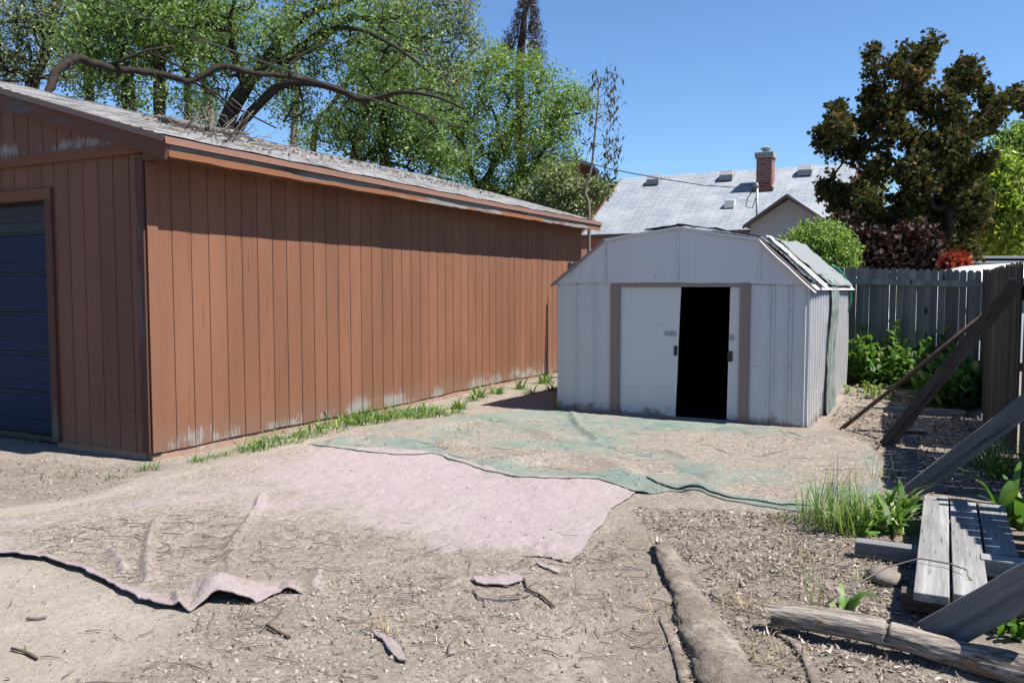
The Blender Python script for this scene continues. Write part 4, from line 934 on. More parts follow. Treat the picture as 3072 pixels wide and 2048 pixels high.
# --- C: bright rounded tree
y = 24; b = PY(1450, 760, y); b[2] = 0
T = Tree('elm_tree', 'rounded bright green tree behind the far end of the garage', 'tree', b)
T.limb(L3([(1450,600),(1470,520),(1510,430),(1560,340)], y), .16, .05, 0); T.limb(L3([(1430,560),(1390,450),(1350,330)], y), .10, .04); T.limb(L3([(1520,580),(1600,500),(1660,400)], y), .08, .03)
T.fill(blobs([(1600,210,75),(1500,240,85),(1680,290,75),(1735,290,45),(1640,360,95),(1540,370,110),(1420,330,100),(1380,230,80),(1460,170,60),(1660,450,85),(1700,520,50),(1560,480,100),(1440,460,100),(1340,400,90),(1300,320,70),(1600,560,80),(1480,560,70),(1370,520,60),(1700,600,45),(1760,320,30),(1450,620,50),(1560,620,60),(1660,640,50)], y, 1, 1.3), 900, wob=.07)
T.finish(M['bark'], M['leaf_bright'], dict(size=.072, droop=.3), tip_r=.006, per=27, spread=.38)
# twiggy, half bare crown leaning in from the left
y = 22; b = PY(1010, 700, y); b[2] = 0
T = Tree('elm_tree', 'sparse twiggy tree with grey bare shoots left of the dead spruce', 'tree', b, 'thicket of trees behind the garage')
T.limb(L3([(1060,500),(1120,330),(1180,200),(1250,110)], y), .10, .03, 0)
T.fill(blobs([(1180,90,110),(1300,90,100),(1260,190,100),(1390,60,60),(1340,230,80),(1180,-10,100),(1350,0,90),(1430,130,40)], y, 1, 1.2), 720, wob=.16)
T.finish(M['twig'], M['leaf_olive'], dict(size=.075, droop=.5), tip_r=.0055, per=8, spread=.30)
# small brushy growth by the sapling, low
y = 22; b = PY(1650, 740, y); b[2] = 0
T = Tree('bush', 'scruffy green and grey brush at the foot of the bare sapling', 'bush', b)
T.limb(L3([(1650,640),(1640,560)], y), .04, .02, 0)
T.fill(blobs([(1600,600,50),(1680,610,55),(1740,600,50),(1790,570,35),(1660,530,50),(1720,640,40)], y), 220, wob=.12)
T.finish(M['twig'], M['leaf_olive'], dict(size=.09), tip_r=.006, per=20, spread=.3)
# --- D: dead spruce top
y = 34; base = PY(1585, 760, y); base[2] = 0
T = Tree('dead_spruce', 'bare dead spruce top against the sky above the bright green tree', 'tree', base)
T.limb(L3([(1560,300),(1563,150),(1570,90),(1575,40),(1592,0),(1600,-40)], y), .22, .05, 0)
for i in range(190):
    t = random.random()**.8; py = -35+t*200; px = 1592-t*34; L = (14+62*t)*random.uniform(.4, 1.15); sgn = random.choice((-1, 1)); dyy = random.uniform(-.9, .9)
    p0 = PY(px, py, y); p1 = PY(px+sgn*L*.6, py+4+L*.15, y+dyy*.5); p2 = PY(px+sgn*L, py+L*random.uniform(-.05, .45), y+dyy)
    T.limb([p1, p2], .02, .008, sub=2); e = len(T.P)-1
    for q in range(4):
        u = random.uniform(.2, 1); pm = T.P[e]*u+T.P[e-3]*(1-u); T.limb([pm+np.array([random.uniform(-.12, .12), random.uniform(-.1, .1), -random.uniform(.1, .4)])], .010, .006, start=e-random.randint(0, 2), sub=1)
    T.tips += [e, e-1, len(T.P)-1]
T.finish(M['dead'], M['leaf_dead'], dict(size=.12, droop=1.2, shape='lance'), tip_r=.01, per=4, spread=.17, extra=0)
# --- E: bare sapling with hanging pods
y = 20; base = PY(1760, 780, y); base[2] = 0
T = Tree('sapling', 'thin pale sapling with dark hanging seed pods against the sky', 'tree', base)
T.limb(L3([(1768,645),(1755,580),(1775,500),(1782,430),(1792,330),(1795,260),(1788,205)], y), .045, .010, 0)
T.limb(L3([(1730,560),(1735,500),(1725,440)], y), .02, .008)
tips = [(1830,215),(1845,240),(1830,260),(1840,290),(1850,300),(1825,330),(1845,340),(1835,370),(1852,410),(1855,450),(1830,420),(1850,470),(1840,500),(1825,515),(1800,240),(1785,240),(1770,300),(1765,360),(1820,470),(1740,470),(1745,400),(1800,520),(1835,440),(1770,430)]
for a, b_ in tips:
    T.limb([PY((a+1790)/2, b_+25, y), PY(a, b_, y+random.uniform(-.5, .5))], .012, .005, sub=2); T.tips.append(len(T.P)-1)
T.finish(M['barkpale'], M['leaf_maple'], dict(size=.14, droop=2.2, shape='lance'), per=9, spread=.24)
# --- F: bronze maple
y = 17; base = PY(2838, 860, y); base[2] = 0
T = Tree('maple_tree', 'tall dark bronze leaved maple behind the picket fence', 'tree', base)
t1 = T.limb(L3([(2838,770),(2845,640),(2852,520),(2850,420)], y), .075, .04, 0)
T.limb(L3([(2870,300),(2890,230)], y), .04, .015, t1); T.limb(L3([(2800,620),(2740,500),(2710,380),(2690,300),(2720,180),(2780,140)], y), .045, .012)
T.limb(L3([(2700,400),(2640,250),(2615,160)], y), .03, .012); T.limb(L3([(2780,560),(2680,480),(2560,420),(2480,400)], y), .04, .012); T.limb(L3([(2900,400),(2980,320),(3060,300)], y), .03, .01)
o_ = [(1310,350,50),(1345,470,60),(1550,330,50),(1490,450,80),(1730,270,30),(1690,340,45),(1650,430,60),(1640,520,60),(1980,440,45),(1900,510,65),(2010,540,45),(1870,620,60),(1090,750,50),(1020,910,70),(1130,880,90),(1280,830,100),(1330,640,80),(1400,740,100),(1580,650,90),(1740,730,110),(1880,700,80),(2080,650,55),(2210,670,50),(2300,660,55),(2380,690,60),(2080,820,100),(2180,760,50),(1480,900,120),(1680,960,150),(1950,930,120),(1230,1000,100),(1360,1130,100),(1640,1180,150),(1900,1180,150),(2070,1100,70),(1010,1250,60),(1090,1340,75),(1230,1280,60),(1330,1380,90),(1560,1400,150),(1850,1400,140),(2030,1350,80),(1250,1480,90),(1830,1000,130),(1850,1250,130),(1900,800,100),(1750,1500,150),(1150,1430,80),(1380,1520,120),(1560,1580,150),(1900,1560,130),(2040,1460,90),(1250,1620,120),(1480,1680,130),(1720,1680,150),(1930,1680,110),(1050,1000,50)]
T.fill(blobs([(2024+a*.4463, b_*.4463, r*.4463, r**1.9, random.uniform(-.8, .8)) for a, b_, r in o_], y, .84, 1.0), 900, wob=.10)
T.finish(M['bark'], M['leaf_maple'], dict(size=.092, droop=.3, shape='maple'), tip_r=.005, per=17, spread=.25, expn=.45)
# purple understory, red bush, green shrub, yellow tree
def bush(px, py, pw, ph, y, n, mat, label, name='bush', size=.07, per=30, spread=.22, shape='elm', bark='dead', cat='bush'):
    b = PY(px, py+ph, y); b[2] = 0
    T = Tree(name, label, cat, b); c = PY(px, py, y); rx = pw/FPX*y; rz = ph/FPX*y
    T.limb([(b[0]+.1, b[1], c[2]*.5), (c[0], c[1], c[2])], .05, .02, 0, sub=3)
    T.fill([((c[0], c[1], c[2]), (rx, rx*.8, rz), 1)], n, wob=.08); T.finish(M[bark], mat, dict(size=size, shape=shape), per=per, spread=spread, tip_r=.005)
for bx_, by_, bw_, bh_, bn, lab_ in ((2520, 735, 62, 75, 110, 'dark purple leaved shrub just right of the green shrub behind the fence'), (2620, 760, 70, 60, 130, 'dark reddish shrub behind the middle of the picket fence'), (2735, 745, 80, 70, 160, 'reddish purple shrub below the maple trunk behind the fence')):
    bush(bx_, by_, bw_, bh_, 15.8, bn, M['leaf_purple'], lab_, name='shrub', size=.075, per=20, spread=.26, shape='maple')
bush(2866, 800, 36, 36, 15.2, 60, M['leaf_red'], 'small bright red leaved bush peeking over the fence', size=.08, per=13, spread=.17, shape='maple')
bush(2450, 765, 108, 86, 14.0, 560, M['leaf_bright'], 'dense rounded green shrub behind the shed roof', size=.055, per=30, spread=.22)
bush(3010, 620, 105, 150, 27, 300, M['leaf_yellow'], 'yellow green tree at the right edge behind the white vehicle', name='yellow_tree', size=.16, per=40, spread=.5, cat='tree', bark='bark')
bush(3060, 470, 70, 90, 30, 160, M['leaf_bright'], 'taller green tree rising behind the yellow green one at the right edge', name='green_tree', size=.16, per=36, spread=.5, cat='tree', bark='bark')
bush(2610, 560, 50, 50, 45, 60, M['leaf_olive'], 'faint grey tree far off seen between the house roof and maple', name='far_tree', size=.2, per=8, spread=.6, cat='tree', bark='twig')

# limb lying on the roof
def bark_limb(name, label, pts, rads, mat, sides, seg=9, cat='branch'):
    pts = [Vector(p) for p in pts]; P = []; R = []
    for i in range(len(pts)-1):
        p0 = pts[max(i-1, 0)]; p1 = pts[i]; p2 = pts[i+1]; p3 = pts[min(i+2, len(pts)-1)]
        for j in range(6):
            t = j/6; P.append(.5*((2*p1)+(-p0+p2)*t+(2*p0-5*p1+4*p2-p3)*t*t+(-p0+3*p1-3*p2+p3)*t**3)); R.append(rads[i]+(rads[i+1]-rads[i])*t)
    P.append(pts[-1]); R.append(rads[-1]); P = [p+Vector([random.gauss(0, .35)*q for _ in range(3)])*.35 for p, q in zip(P, R)]; m = MB(); m.tube(P, R, seg, noise=.22)
    for sp_ in sides:
        q = [Vector(p) for p in sp_[0]]; m.tube(q, [sp_[1]*(1-.6*i/len(q)) for i in range(len(q))], 5)
    o = m.build(name, mat, smooth=True, off=tuple(pts[0])); return tag(o, label, cat)
def plane_y(px, py, ly):   # point on a plane parallel to the garage front at local depth ly
    Dn = np.array([.4617, .887, 0]); return tuple(PLN(px, py, CB+Dn*ly, Dn))
def RP(px, py, off=0.0):   # point on the visible roof slope
    nrm = BR.to_3x3() @ Vector(((RZ-2.76)/(WB/2+OV), 0, 1)); p0 = BW(OV, 0, 2.785+off); return tuple(PLN(px, py, p0, nrm))
yy_ = 12.5
main = [PY(140,285,11.2), PY(165,225,11.4), PY(200,188,11.6), PY(240,176,11.8), PY(335,205,12.2), PY(469,219,12.6), PY(576,242,12.8), PY(661,200,13.0), PY(759,219,13.2), PY(850,228,13.4), PY(935,243,13.6)]
sd_ = [([PY(325,200,12.2), PY(380,175,12.2), PY(440,152,12.3), PY(520,138,12.4)], .03), ([PY(440,155,12.3), PY(500,180,12.4), PY(560,212,12.6), PY(600,235,12.7)], .02), ([PY(576,245,12.8), PY(650,280,12.7), PY(700,320,12.6), PY(760,350,12.5), PY(830,385,12.4)], .022), ([PY(600,245,12.8), PY(660,300,12.5), PY(700,340,12.2)], .015), ([PY(240,176,11.8), PY(212,195,11.6), PY(207,230,11.5), PY(192,275,11.3)], .012), ([PY(450,190,12.4), PY(470,240,12.3), PY(470,290,12.2), PY(500,330,12.1)], .010), ([PY(480,215,12.5), PY(478,170,12.4), PY(462,140,12.3)], .008), ([PY(685,200,13), PY(690,240,12.9), PY(680,290,12.8)], .008), ([PY(870,228,13.4), PY(870,190,13.5), PY(930,150,13.6), PY(1000,120,13.7)], .03), ([PY(760,215,13.2), PY(820,190,13.3), PY(900,160,13.4)], .015)]
bark_limb('broken_limb', 'long dark broken limb arching sideways above the garage roof', main, [.05, .058, .06, .056, .052, .05, .047, .05, .044, .038, .030], M['bark'], sd_)
r_main = [RP(470,352,.03), RP(540,368,.05), RP(610,384,.03), RP(660,392,.05), RP(745,402,.03)]
def jit(p, s): return (p[0]+random.uniform(-s, s), p[1]+random.uniform(-s, s), p[2]+random.uniform(0, s*.8))
sd2 = []
for i in range(34):
    a = random.uniform(520, 790); bb = 352+(a-470)*.235+random.uniform(2, 26); p = RP(a, bb, .02); q = jit(p, .28); r = jit(q, .25); sd2.append(([p, q, r], random.uniform(.004, .009)))
bark_limb('fallen_branch', 'grey fallen branch with tangled twigs resting on the garage roof', r_main, [.03, .045, .04, .04, .02], M['twig'], sd2)

# ------------------------------------------------------------ background house
HO = np.array([2.33, 27.0, 0]); house = thing('house', 'pale house with light grey shingle roof and small white gable, behind the shed', 'house', tuple(HO), ROT)
k = NM('pale_shingle', .85, .2); br = k.N.new('ShaderNodeTexBrick'); k.L.new(k.mp((1, 1, 1)), br.inputs['Vector'])
br.inputs['Scale'].default_value = 1; br.inputs['Mortar Size'].default_value = .011; br.inputs['Brick Width'].default_value = .45; br.inputs['Row Height'].default_value = .115; br.inputs['Color1'].default_value = (.195, .215, .245, 1); br.inputs['Color2'].default_value = (.24, .26, .295, 1); br.inputs['Mortar'].default_value = (.085, .095, .11, 1)
k.color(k.mix(k.ramp(k.noise(1.2, 4), [(.4, 0), (.7, .35)]), br.outputs[0], (.40, .41, .43))); k.bump(k.noise(60, 3), .3, .01); M['paleshingle'] = k.mat
k = NM('white_lap', .6, .3); wv = k.sep(2); sw_ = k.math('FRACT', k.math('MULTIPLY', wv, 4.2)); k.color(k.mix(k.ramp(sw_, [(0, 1), (.06, 0)]), (.42, .41, .39), (.2, .2, .2))); M['whitelap'] = k.mat
k = NM('house_trim', .6, .3); k.color(k.mix(k.noise(5, 3), (.17, .085, .05), (.13, .065, .04))); M['htrim'] = k.mat
k = NM('house_wall_beige', .8, .2); k.color(k.mix(k.noise(3, 4), (.28, .25, .21), (.24, .21, .18))); M['hbeige'] = k.mat
HW_ = 7.85; HS = 3.65; EZ = 3.28; RZH = 5.52
sl_ = (RZH-EZ)/HS
m = MB(); m.add([(-.05, -.05, EZ), (HW_, -.05, EZ), (HW_, HS, RZH), (-.05, HS, RZH), (-.05, 2*HS, EZ), (HW_, 2*HS, EZ)], [(0, 1, 2, 3), (3, 2, 5, 4)]); o = m.build('roof', M['paleshingle'], house); md = o.modifiers.new('t', 'SOLIDIFY'); md.thickness = .10; md.offset = -1
hroof = o
m = MB(); m.box((.35, .4, 0), (HW_-.35, 2*HS-.4, EZ+.12)); m.build('wall', M['hbeige'], house)
for x in (-.02+.35, HW_-.35):
    m = MB(); m.add([(x, .4, EZ), (x, 2*HS-.4, EZ), (x, HS, RZH-.2)], [(0, 1, 2)]); m.build('gable_wall', M['hbeige'], house)
m = MB(); m.box((-.05, -.09, EZ-.16), (HW_, -.052, EZ-.03)); m.build('eave_fascia', M['htrim'], house)
for x in (-.07, HW_+.02):
    m = MB(); m.bar((x, -.05, EZ-.07), (x, HS, RZH-.07), .04, .17); m.bar((x, 2*HS, EZ-.07), (x, HS, RZH-.07), .04, .17); m.build('barge_board', M['htrim'], house)
HM = Matrix.Translation(HO) @ Matrix.Rotation(ROT, 4, 'Z'); HI = HM.inverted()
def HR(px, py):   # pixel -> local point on the near roof slope
    nrm = HM.to_3x3() @ Vector((0, -sl_, 1)); return HI @ Vector(PLN(px, py, HM @ Vector((0, 0, EZ+.05)), nrm))
# chimney
k = NM('brick', .9, .1); br = k.N.new('ShaderNodeTexBrick'); k.L.new(k.mp((1, 1, 1), rot=(math.pi/2, 0, 0)), br.inputs['Vector']); br.inputs['Scale'].default_value = 1
br.inputs['Brick Width'].default_value = .24; br.inputs['Row Height'].default_value = .085; br.inputs['Mortar Size'].default_value = .010; br.inputs['Color1'].default_value = (.15, .04, .026, 1); br.inputs['Color2'].default_value = (.22, .10, .075, 1); br.inputs['Mortar'].default_value = (.24, .21, .19, 1); k.color(br.outputs[0]); M['brick'] = k.mat
k = NM('concrete_cap', .85, .2); k.color((.22, .235, .205)); M['cap'] = k.mat
c0 = HR(2292, 562); chm = MB(); cw = .24
chm.box((c0.x-cw, c0.y-.05, c0.z-.4), (c0.x+cw, c0.y+.45, c0.z+.92)); ch_o = chm.build('chimney', M['brick'], hroof)
m = MB(); m.box((c0.x-cw-.05, c0.y-.10, c0.z+.922), (c0.x+cw+.05, c0.y+.50, c0.z+1.10)); m.build('chimney_cap', M['cap'], hroof, bevel=.01)
m = MB(); m.tube([(c0.x, c0.y+.2, c0.z+1.10), (c0.x, c0.y+.2, c0.z+1.21)], .10, 12); m.tube([(c0.x, c0.y+.2, c0.z+1.21), (c0.x, c0.y+.2, c0.z+1.26), (c0.x, c0.y+.2, c0.z+1.31)], [.16, .17, .05], 14); m.build('flue_vent', M['galv'], hroof, smooth=False)
m = MB(); m.box((c0.x-cw-.08, c0.y-.22, c0.z-.14), (c0.x+cw+.08, c0.y+.02, c0.z-.02)); m.build('flashing', M['htrim'], hroof)
for px, py in ((1963,545), (2182,532), (2417,517)):
    c1 = HR(px, py); m = MB(); m.prism([(c1.y-.22, c1.z-.12), (c1.y+.2, c1.z+.1), (c1.y+.2, c1.z+.24), (c1.y-.02, c1.z+.24), (c1.y-.22, c1.z+.06)], c1.x-.22, c1.x+.22, axis='x'); m.build('roof_vent', M['galv'], hroof, bevel=.01)
c1 = HR(2190, 617); m = MB(); m.prism([(c1.y-.15, c1.z-.08), (c1.y+.18, c1.z+.1), (c1.y+.18, c1.z+.2), (c1.y-.1, c1.z+.16)], c1.x-.15, c1.x+.15, axis='x'); m.build('roof_vent', M['whitelap'], hroof)
# small front gable: face plane in front of the eave
YG = -2.2
def HG(px, py): return HI @ Vector(PLN(px, py, HM @ Vector((0, YG, 0)), HM.to_3x3() @ Vector((0, 1, 0))))
pk, pl, pr_ = HG(2362, 584), HG(2230, 679), HG(2490, 665)
zl = min(pl.z, pr_.z)
m = MB(); m.add([(pl.x+.15, YG+.2, 0), (pr_.x-.15, YG+.2, 0), (pr_.x-.15, YG+.2, zl+.06), (pk.x, YG+.2, pk.z-.1), (pl.x+.15, YG+.2, zl+.06)], [(0, 1, 2, 3, 4)]); m.box((pl.x+.16, YG+.21, 0), (pr_.x-.16, .45, zl)); m.build('porch_gable_wall', M['whitelap'], house)
for a, b_ in ((pl, pk), (pr_, pk)):
    m = MB(); m.add([(a.x, YG-.05, zl), (b_.x, YG-.05, pk.z), (b_.x, 3.2, pk.z), (a.x, 3.2, zl)], [(0, 1, 2, 3)]); o = m.build('porch_roof', M['paleshingle'], house); md = o.modifiers.new('t', 'SOLIDIFY'); md.thickness = .05; md.offset = 0
    m = MB(); m.bar((a.x, YG-.07, zl-.05), (b_.x, YG-.07, pk.z-.05), .035, .13, up=(0, 1, 0)); m.build('porch_barge_board', M['htrim'], house)
# mast, wire
mp_ = HG(2258, 660); mt = HG(2258, 556)
m = MB(); m.tube([(mp_.x, YG+.6, mp_.z-.6), (mt.x, YG+.6, mt.z)], .035, 10); m.tube([(mt.x, YG+.6, mt.z), (mt.x-.02, YG+.6, mt.z+.08), (mt.x-.1, YG+.6, mt.z+.05)], [.05, .07, .03], 10); m.build('service_mast', M['galv'], house, smooth=True)
lp = MB(); lp.tube([(mt.x-.06, YG+.6, mt.z), (mt.x-.25, YG+.6, mt.z-.25), (mt.x-.30, YG+.6, mt.z-.5), (mt.x-.12, YG+.6, mt.z-.55), (mt.x-.02, YG+.6, mt.z-.25)], .014, 5); lp.build('wire_loop', M['blackp'], house)
vp = HG(2285, 640); m = MB(); m.tube([(vp.x, YG+1.2, vp.z-.5), (vp.x, YG+1.2, vp.z+.30)], .045, 9); m.build('vent_pipe', M['galv'], house)
wp = []
mast_w = HM @ Vector((mt.x-.08, YG+.6, mt.z-.02))
wpts = [(312,0),(600,118),(1022,268),(1357,370),(1669,464),(1839,509),(1982,536),(2110,556)]
for i, (a, b_) in enumerate(wpts): wp.append(tuple(PY(a, b_, 10+(mast_w.y-10)*(i/len(wpts))**1.0)))
wp = [tuple(PY(-200,-190,8.6))]+wp+[tuple(mast_w)]
m = MB(); m.tube(wp, .012, 5); o = m.build('power_cable', M['blackp'], off=wp[0]); tag(o, 'thin black power cable slanting down from the upper left to the house mast', 'cable')
# brick building far away with curved parapet
k = NM('dark_red_brick', .9, .1); k.color(k.mix(k.noise(14, 4), (.05, .018, .014), (.09, .034, .027))); M['redbrick'] = k.mat
k = NM('dark_blue_coping', .6, .3); k.color((.02, .04, .09)); M['coping'] = k.mat
yb = 48; par = [(1640,500),(1700,488),(1755,492),(1776,500),(1788,515),(1796,532),(1808,545),(1822,552),(1850,553),(1900,553)]
q0 = PY(1640, 900, yb); q0[2] = 0
bb_ = thing('brick_building', 'dark red brick building with curved parapet, far behind between tree and house roof', 'building', tuple(q0), 0)
top_ = [(PY(a, b_, yb)[0]-q0[0], PY(a, b_, yb)[2]) for a, b_ in par]
m = MB(); m.prism([(top_[0][0], 0)]+[(a, b_) for a, b_ in top_]+[(top_[-1][0], 0)], 0, 6); m.build('wall', M['redbrick'], bb_)
m = MB()
for (a, b_), (c_, d_) in zip(top_[:-1], top_[1:]): m.bar((a, 3, b_+.07), (c_, 3, d_+.07), 6.3, .14, up=(0, 0, 1))
m.build('coping', M['coping'], bb_)
# grey house far right and vehicle
k = NM('grey_siding_far', .8, .2); k.color((.13, .115, .12)); M['greyfar'] = k.mat
q1 = PY(2900, 800, 38); q1[2] = 0
gh_ = thing('grey_house', 'grey taupe house far behind the yellow green tree at the right edge', 'house', tuple(q1), ROT*.4)
zt_ = PY(2900, 745, 38)[2]; zr = PY(2950, 690, 38)[2]
m = MB(); m.box((-.4, 0, 0), (9, 6, zt_)); m.build('wall', M['greyfar'], gh_)
m = MB(); m.prism([(-.9, zt_), (9.5, zt_), (8, zr+.8), (0.6, zr+.8)], -.5, 6.5); m.build('roof', M['dead'], gh_)
m = MB(); m.box((-.92, -.56, zt_-.1), (9.52, -.50, zt_+.06)); m.build('gutter', M['sheddoor'], gh_)
k = NM('white_car_paint', .2, .5); k.color((.6, .62, .64)); M['white'] = k.mat
k = NM('car_glass', .08, .6); k.color((.03, .04, .05)); M['glass'] = k.mat
k = NM('tyre_rubber', .8, .2); k.color((.02, .02, .02)); M['tyre'] = k.mat
vr = PY(2975, 792, 14.6); van = thing('parked_van', 'white vehicle parked beyond the fence, only its domed roof showing', 'vehicle', (vr[0], vr[1], 0), ROT*.35)
zt = vr[2]+.02
def carbody():
    sec = [(-2.3, .35, .75), (-2.25, .35, 1.0), (-1.9, .35, 1.1), (-1.25, .35, 1.25), (-.85, .35, zt-.16), (-.4, .35, zt-.05), (.5, .35, zt), (1.4, .35, zt-.03), (1.95, .35, zt-.14), (2.25, .35, 1.2), (2.35, .35, .9)]
    V = []; 
    for x, z0, z1 in sec:
        for yv, f_ in ((-.90, .0), (-.92, .45), (-.84, .75), (-.66, .95), (-.35, 1.0), (.35, 1.0), (.66, .95), (.84, .75), (.92, .45), (.90, .0)): V.append((x, yv, z0+(z1-z0)*f_))
    Fq = [(i*10+j, i*10+j+1, (i+1)*10+j+1, (i+1)*10+j) for i in range(len(sec)-1) for j in range(9)]
    m = MB(); m.add(V, Fq+[tuple(range(9, -1, -1)), tuple(100+j for j in range(10))]); return m
cb = carbody().build('body', M['white'], van, smooth=True)
m = MB()
for s_ in (-1, 1): m.add([(-.75, s_*.90, 1.12), (1.85, s_*.90, 1.12), (1.6, s_*.82, zt-.28), (-.4, s_*.82, zt-.28)], [(0, 1, 2, 3)])
o = m.build('side_window', M['glass'], van); md = o.modifiers.new('t', 'SOLIDIFY'); md.thickness = .03; md.offset = 0
for x in (-1.45, 1.45):
    for s_ in (-1, 1):
        m = MB(); m.tube([(x, s_*.74, .33), (x, s_*.93, .33)], .33, 20); m.build('wheel', M['tyre'], van)
k = NM('pale_blue_grey_metal', .5, .4); k.color((.2, .225, .25)); M['bluegrey'] = k.mat
cp = PY(3010, 772, 20); car2 = thing('carport_roof', 'pale blue grey corrugated canopy strip just above the white vehicle', 'canopy', (cp[0], cp[1], 0), 0)
m = MB(); m.box((-1.4, 0, cp[2]-.03), (2.5, 3, cp[2]+.03)); m.box((-1.5, -.05, cp[2]-.16), (2.5, 3, cp[2]-.09)); m.build('roof', M['bluegrey'], car2, bevel=.01)
m = MB(); m.box((-1.2, .1, 0), (-1.1, .2, cp[2]-.17)); m.box((2.2, .1, 0), (2.3, .2, cp[2]-.17)); m.build('post', M['bluegrey'], car2)
# low roof glimpsed between garage and shed
lr = PY(1790, 765, 19.5); lowb = thing('low_outbuilding', 'low brown roofed outbuilding glimpsed between the garage and the shed roof', 'outbuilding', (lr[0], lr[1], 0), ROT)
m = MB(); m.box((-1.3, .1, 0), (1.1, 1.8, lr[2]-.22)); m.build('wall', M['hbeige'], lowb)
m = MB(); m.add([(-1.5, -.1, lr[2]-.22), (1.3, -.1, lr[2]-.22), (1.3, 2.0, lr[2]+.25), (-1.5, 2.0, lr[2]+.25)], [(0, 1, 2, 3)]); o = m.build('roof', M['rake'], lowb); md = o.modifiers.new('t', 'SOLIDIFY'); md.thickness = .08

# ------------------------------------------------------------ plants
def blades(base, n, rad, hgt, wd, bend=.5, rs=None, segs=4, shape='grass', tilt=.35, hv=.35):
    """curved blades rising from points around base -> V,F,rnd"""
    rs = rs or rng; base = np.asarray(base, float)
    if base.ndim == 1: base = base[None]
    B = base[rs.integers(0, len(base), n)]; ang = rs.random(n)*2*np.pi; r = rad*np.sqrt(rs.random(n))
    p = B+np.stack([np.cos(ang)*r, np.sin(ang)*r, np.zeros(n)], -1); p[:, 2] = gh(p[:, 0], p[:, 1])+(B[:, 2] if base.shape[1] > 2 and (base[:, 2] > .3).any() else 0)
    az = np.where(rs.random(n) < .7, ang+rs.normal(size=n)*.6, rs.random(n)*2*np.pi); H = hgt*(1+hv*rs.normal(size=n)); H = np.clip(H, hgt*.3, hgt*2)
    t0 = np.abs(rs.normal(size=n))*tilt; out = np.stack([np.cos(az), np.sin(az), np.zeros(n)], -1); side = np.stack([-np.sin(az), np.cos(az), np.zeros(n)], -1)
    tw = rs.normal(size=n)*.5; V = np.zeros((n, segs+1, 2, 3)); W_ = wd*(1+.25*rs.normal(size=n)); bd = bend*(.6+rs.random(n)*.8)
    pos = p.copy(); 
    for i in range(segs+1):
        t = i/segs; th = t0+bd*t*t*1.2
        if i > 0: pos = pos+(H/segs)[:, None]*(np.sin(th)[:, None]*out+np.cos(th)[:, None]*np.array([0, 0, 1.]))
        pf = {'grass': (1-t)**.7*.9+.08, 'lance': math.sin(math.pi*min(1, (t*.88+.10)))**.8+.02, 'broad': math.sin(math.pi*min(1, (t*.90+.08)))**.65+.02}[shape]
        sd2_ = side*np.cos(tw)[:, None]+np.array([0, 0, 1.])*np.sin(tw)[:, None]*.5
        V[:, i, 0] = pos-sd2_*(W_*pf/2)[:, None]; V[:, i, 1] = pos+sd2_*(W_*pf/2)[:, None]
        if shape != 'grass': pass
    K = (segs+1)*2; Fb = np.array([(2*i, 2*i+1, 2*i+3, 2*i+2) for i in range(segs)]); Fa = (np.arange(n)[:, None, None]*K+Fb[None]).reshape(-1, 4)
    return V.reshape(-1, 3), Fa, np.repeat(rs.random(n), segs)
def cat_(parts):
    Vs, Fs, Rs = [], [], []; o = 0
    for V, F_, R_ in parts: Vs.append(V); Fs.append(F_+o); Rs.append(R_); o += len(V)
    return np.concatenate(Vs), np.concatenate(Fs), np.concatenate(Rs)
def plant(name, label, cat, at, parts, mats='leaf_weed', group=None, kind=None):
    V, F_, R_ = cat_(parts); o = npmesh(name, V, F_, M[mats], rnd=R_, off=(float(at[0]), float(at[1]), 0.0), smooth=True); return tag(o, label, cat, group, kind)
g3 = lambda px, py: G(px, py)
# weed strip along the foundation
sp = [g3(a, b_) for a, b_ in [(770,1345),(820,1330),(870,1318),(930,1302),(990,1290),(1040,1278),(1090,1270),(1130,1262),(1180,1256),(1240,1252),(1300,1247),(1345,1240),(1020,1268),(1080,1255),(1150,1243),(1220,1236),(1290,1232),(1060,1262),(1250,1240),(1200,1248),(1110,1252)]]
plant('weeds', 'strip of low green weeds growing along the garage foundation', 'weeds', sp[8], [blades(sp, 1100, .17, .095, .017, 1.0, shape='lance', tilt=.9, hv=.6), blades(sp, 700, .2, .09, .006, .8, tilt=.7, hv=.6)], kind='stuff')
for a, b_, sc_, lab in [(1155,1212,1.2,None)][:0]: pass
for a, b_, s_, lab in [(1378,1225,1.0,'small weed rosette at the right end of the foundation weed strip'), (1440,1190,1.1,'weed clump by the garage foundation, just before the shed shadow'), (1490,1180,1.0,'weed clump touching the foundation behind the tip of the shed shadow'), (1560,1165,1.0,'weed clump by the far foundation, nearest the shed corner but one'), (1590,1180,.8,'small weed on the ground above the shed shadow'), (1635,1150,1.2,'weed clump between the far foundation and the shed corner'), (1655,1170,.9,'little weed right against the shed left corner'), (1420,1200,.7,'tiny weed beside the shed shadow tip')]:
    p = g3(a, b_); plant('weed', lab, 'weed', p, [blades(p, int(60*s_), .08*s_, .13*s_, .020*s_, .9, shape='lance', tilt=.85, hv=.55)], group='separate weeds by the garage foundation')
for a, b_, n_, lab in [(445,1410,70,'grass tuft at the near corner of the garage'), (595,1385,60,'grass tuft beside the near foundation, right of the corner'), (350,1435,25,'thin green grass sprouts in the mulch left of the corner'), (215,1430,18,'sparse grass sprouts in the mulch at the left'), (90,1330,22,'small green sprig in front of the blue door')]:
    p = g3(a, b_); plant('grass_tuft', lab, 'grass', p, [blades(p, n_, .09, .075, .007, .9, tilt=.7)], mats='leaf_weed', group='little grass tufts near the garage corner')
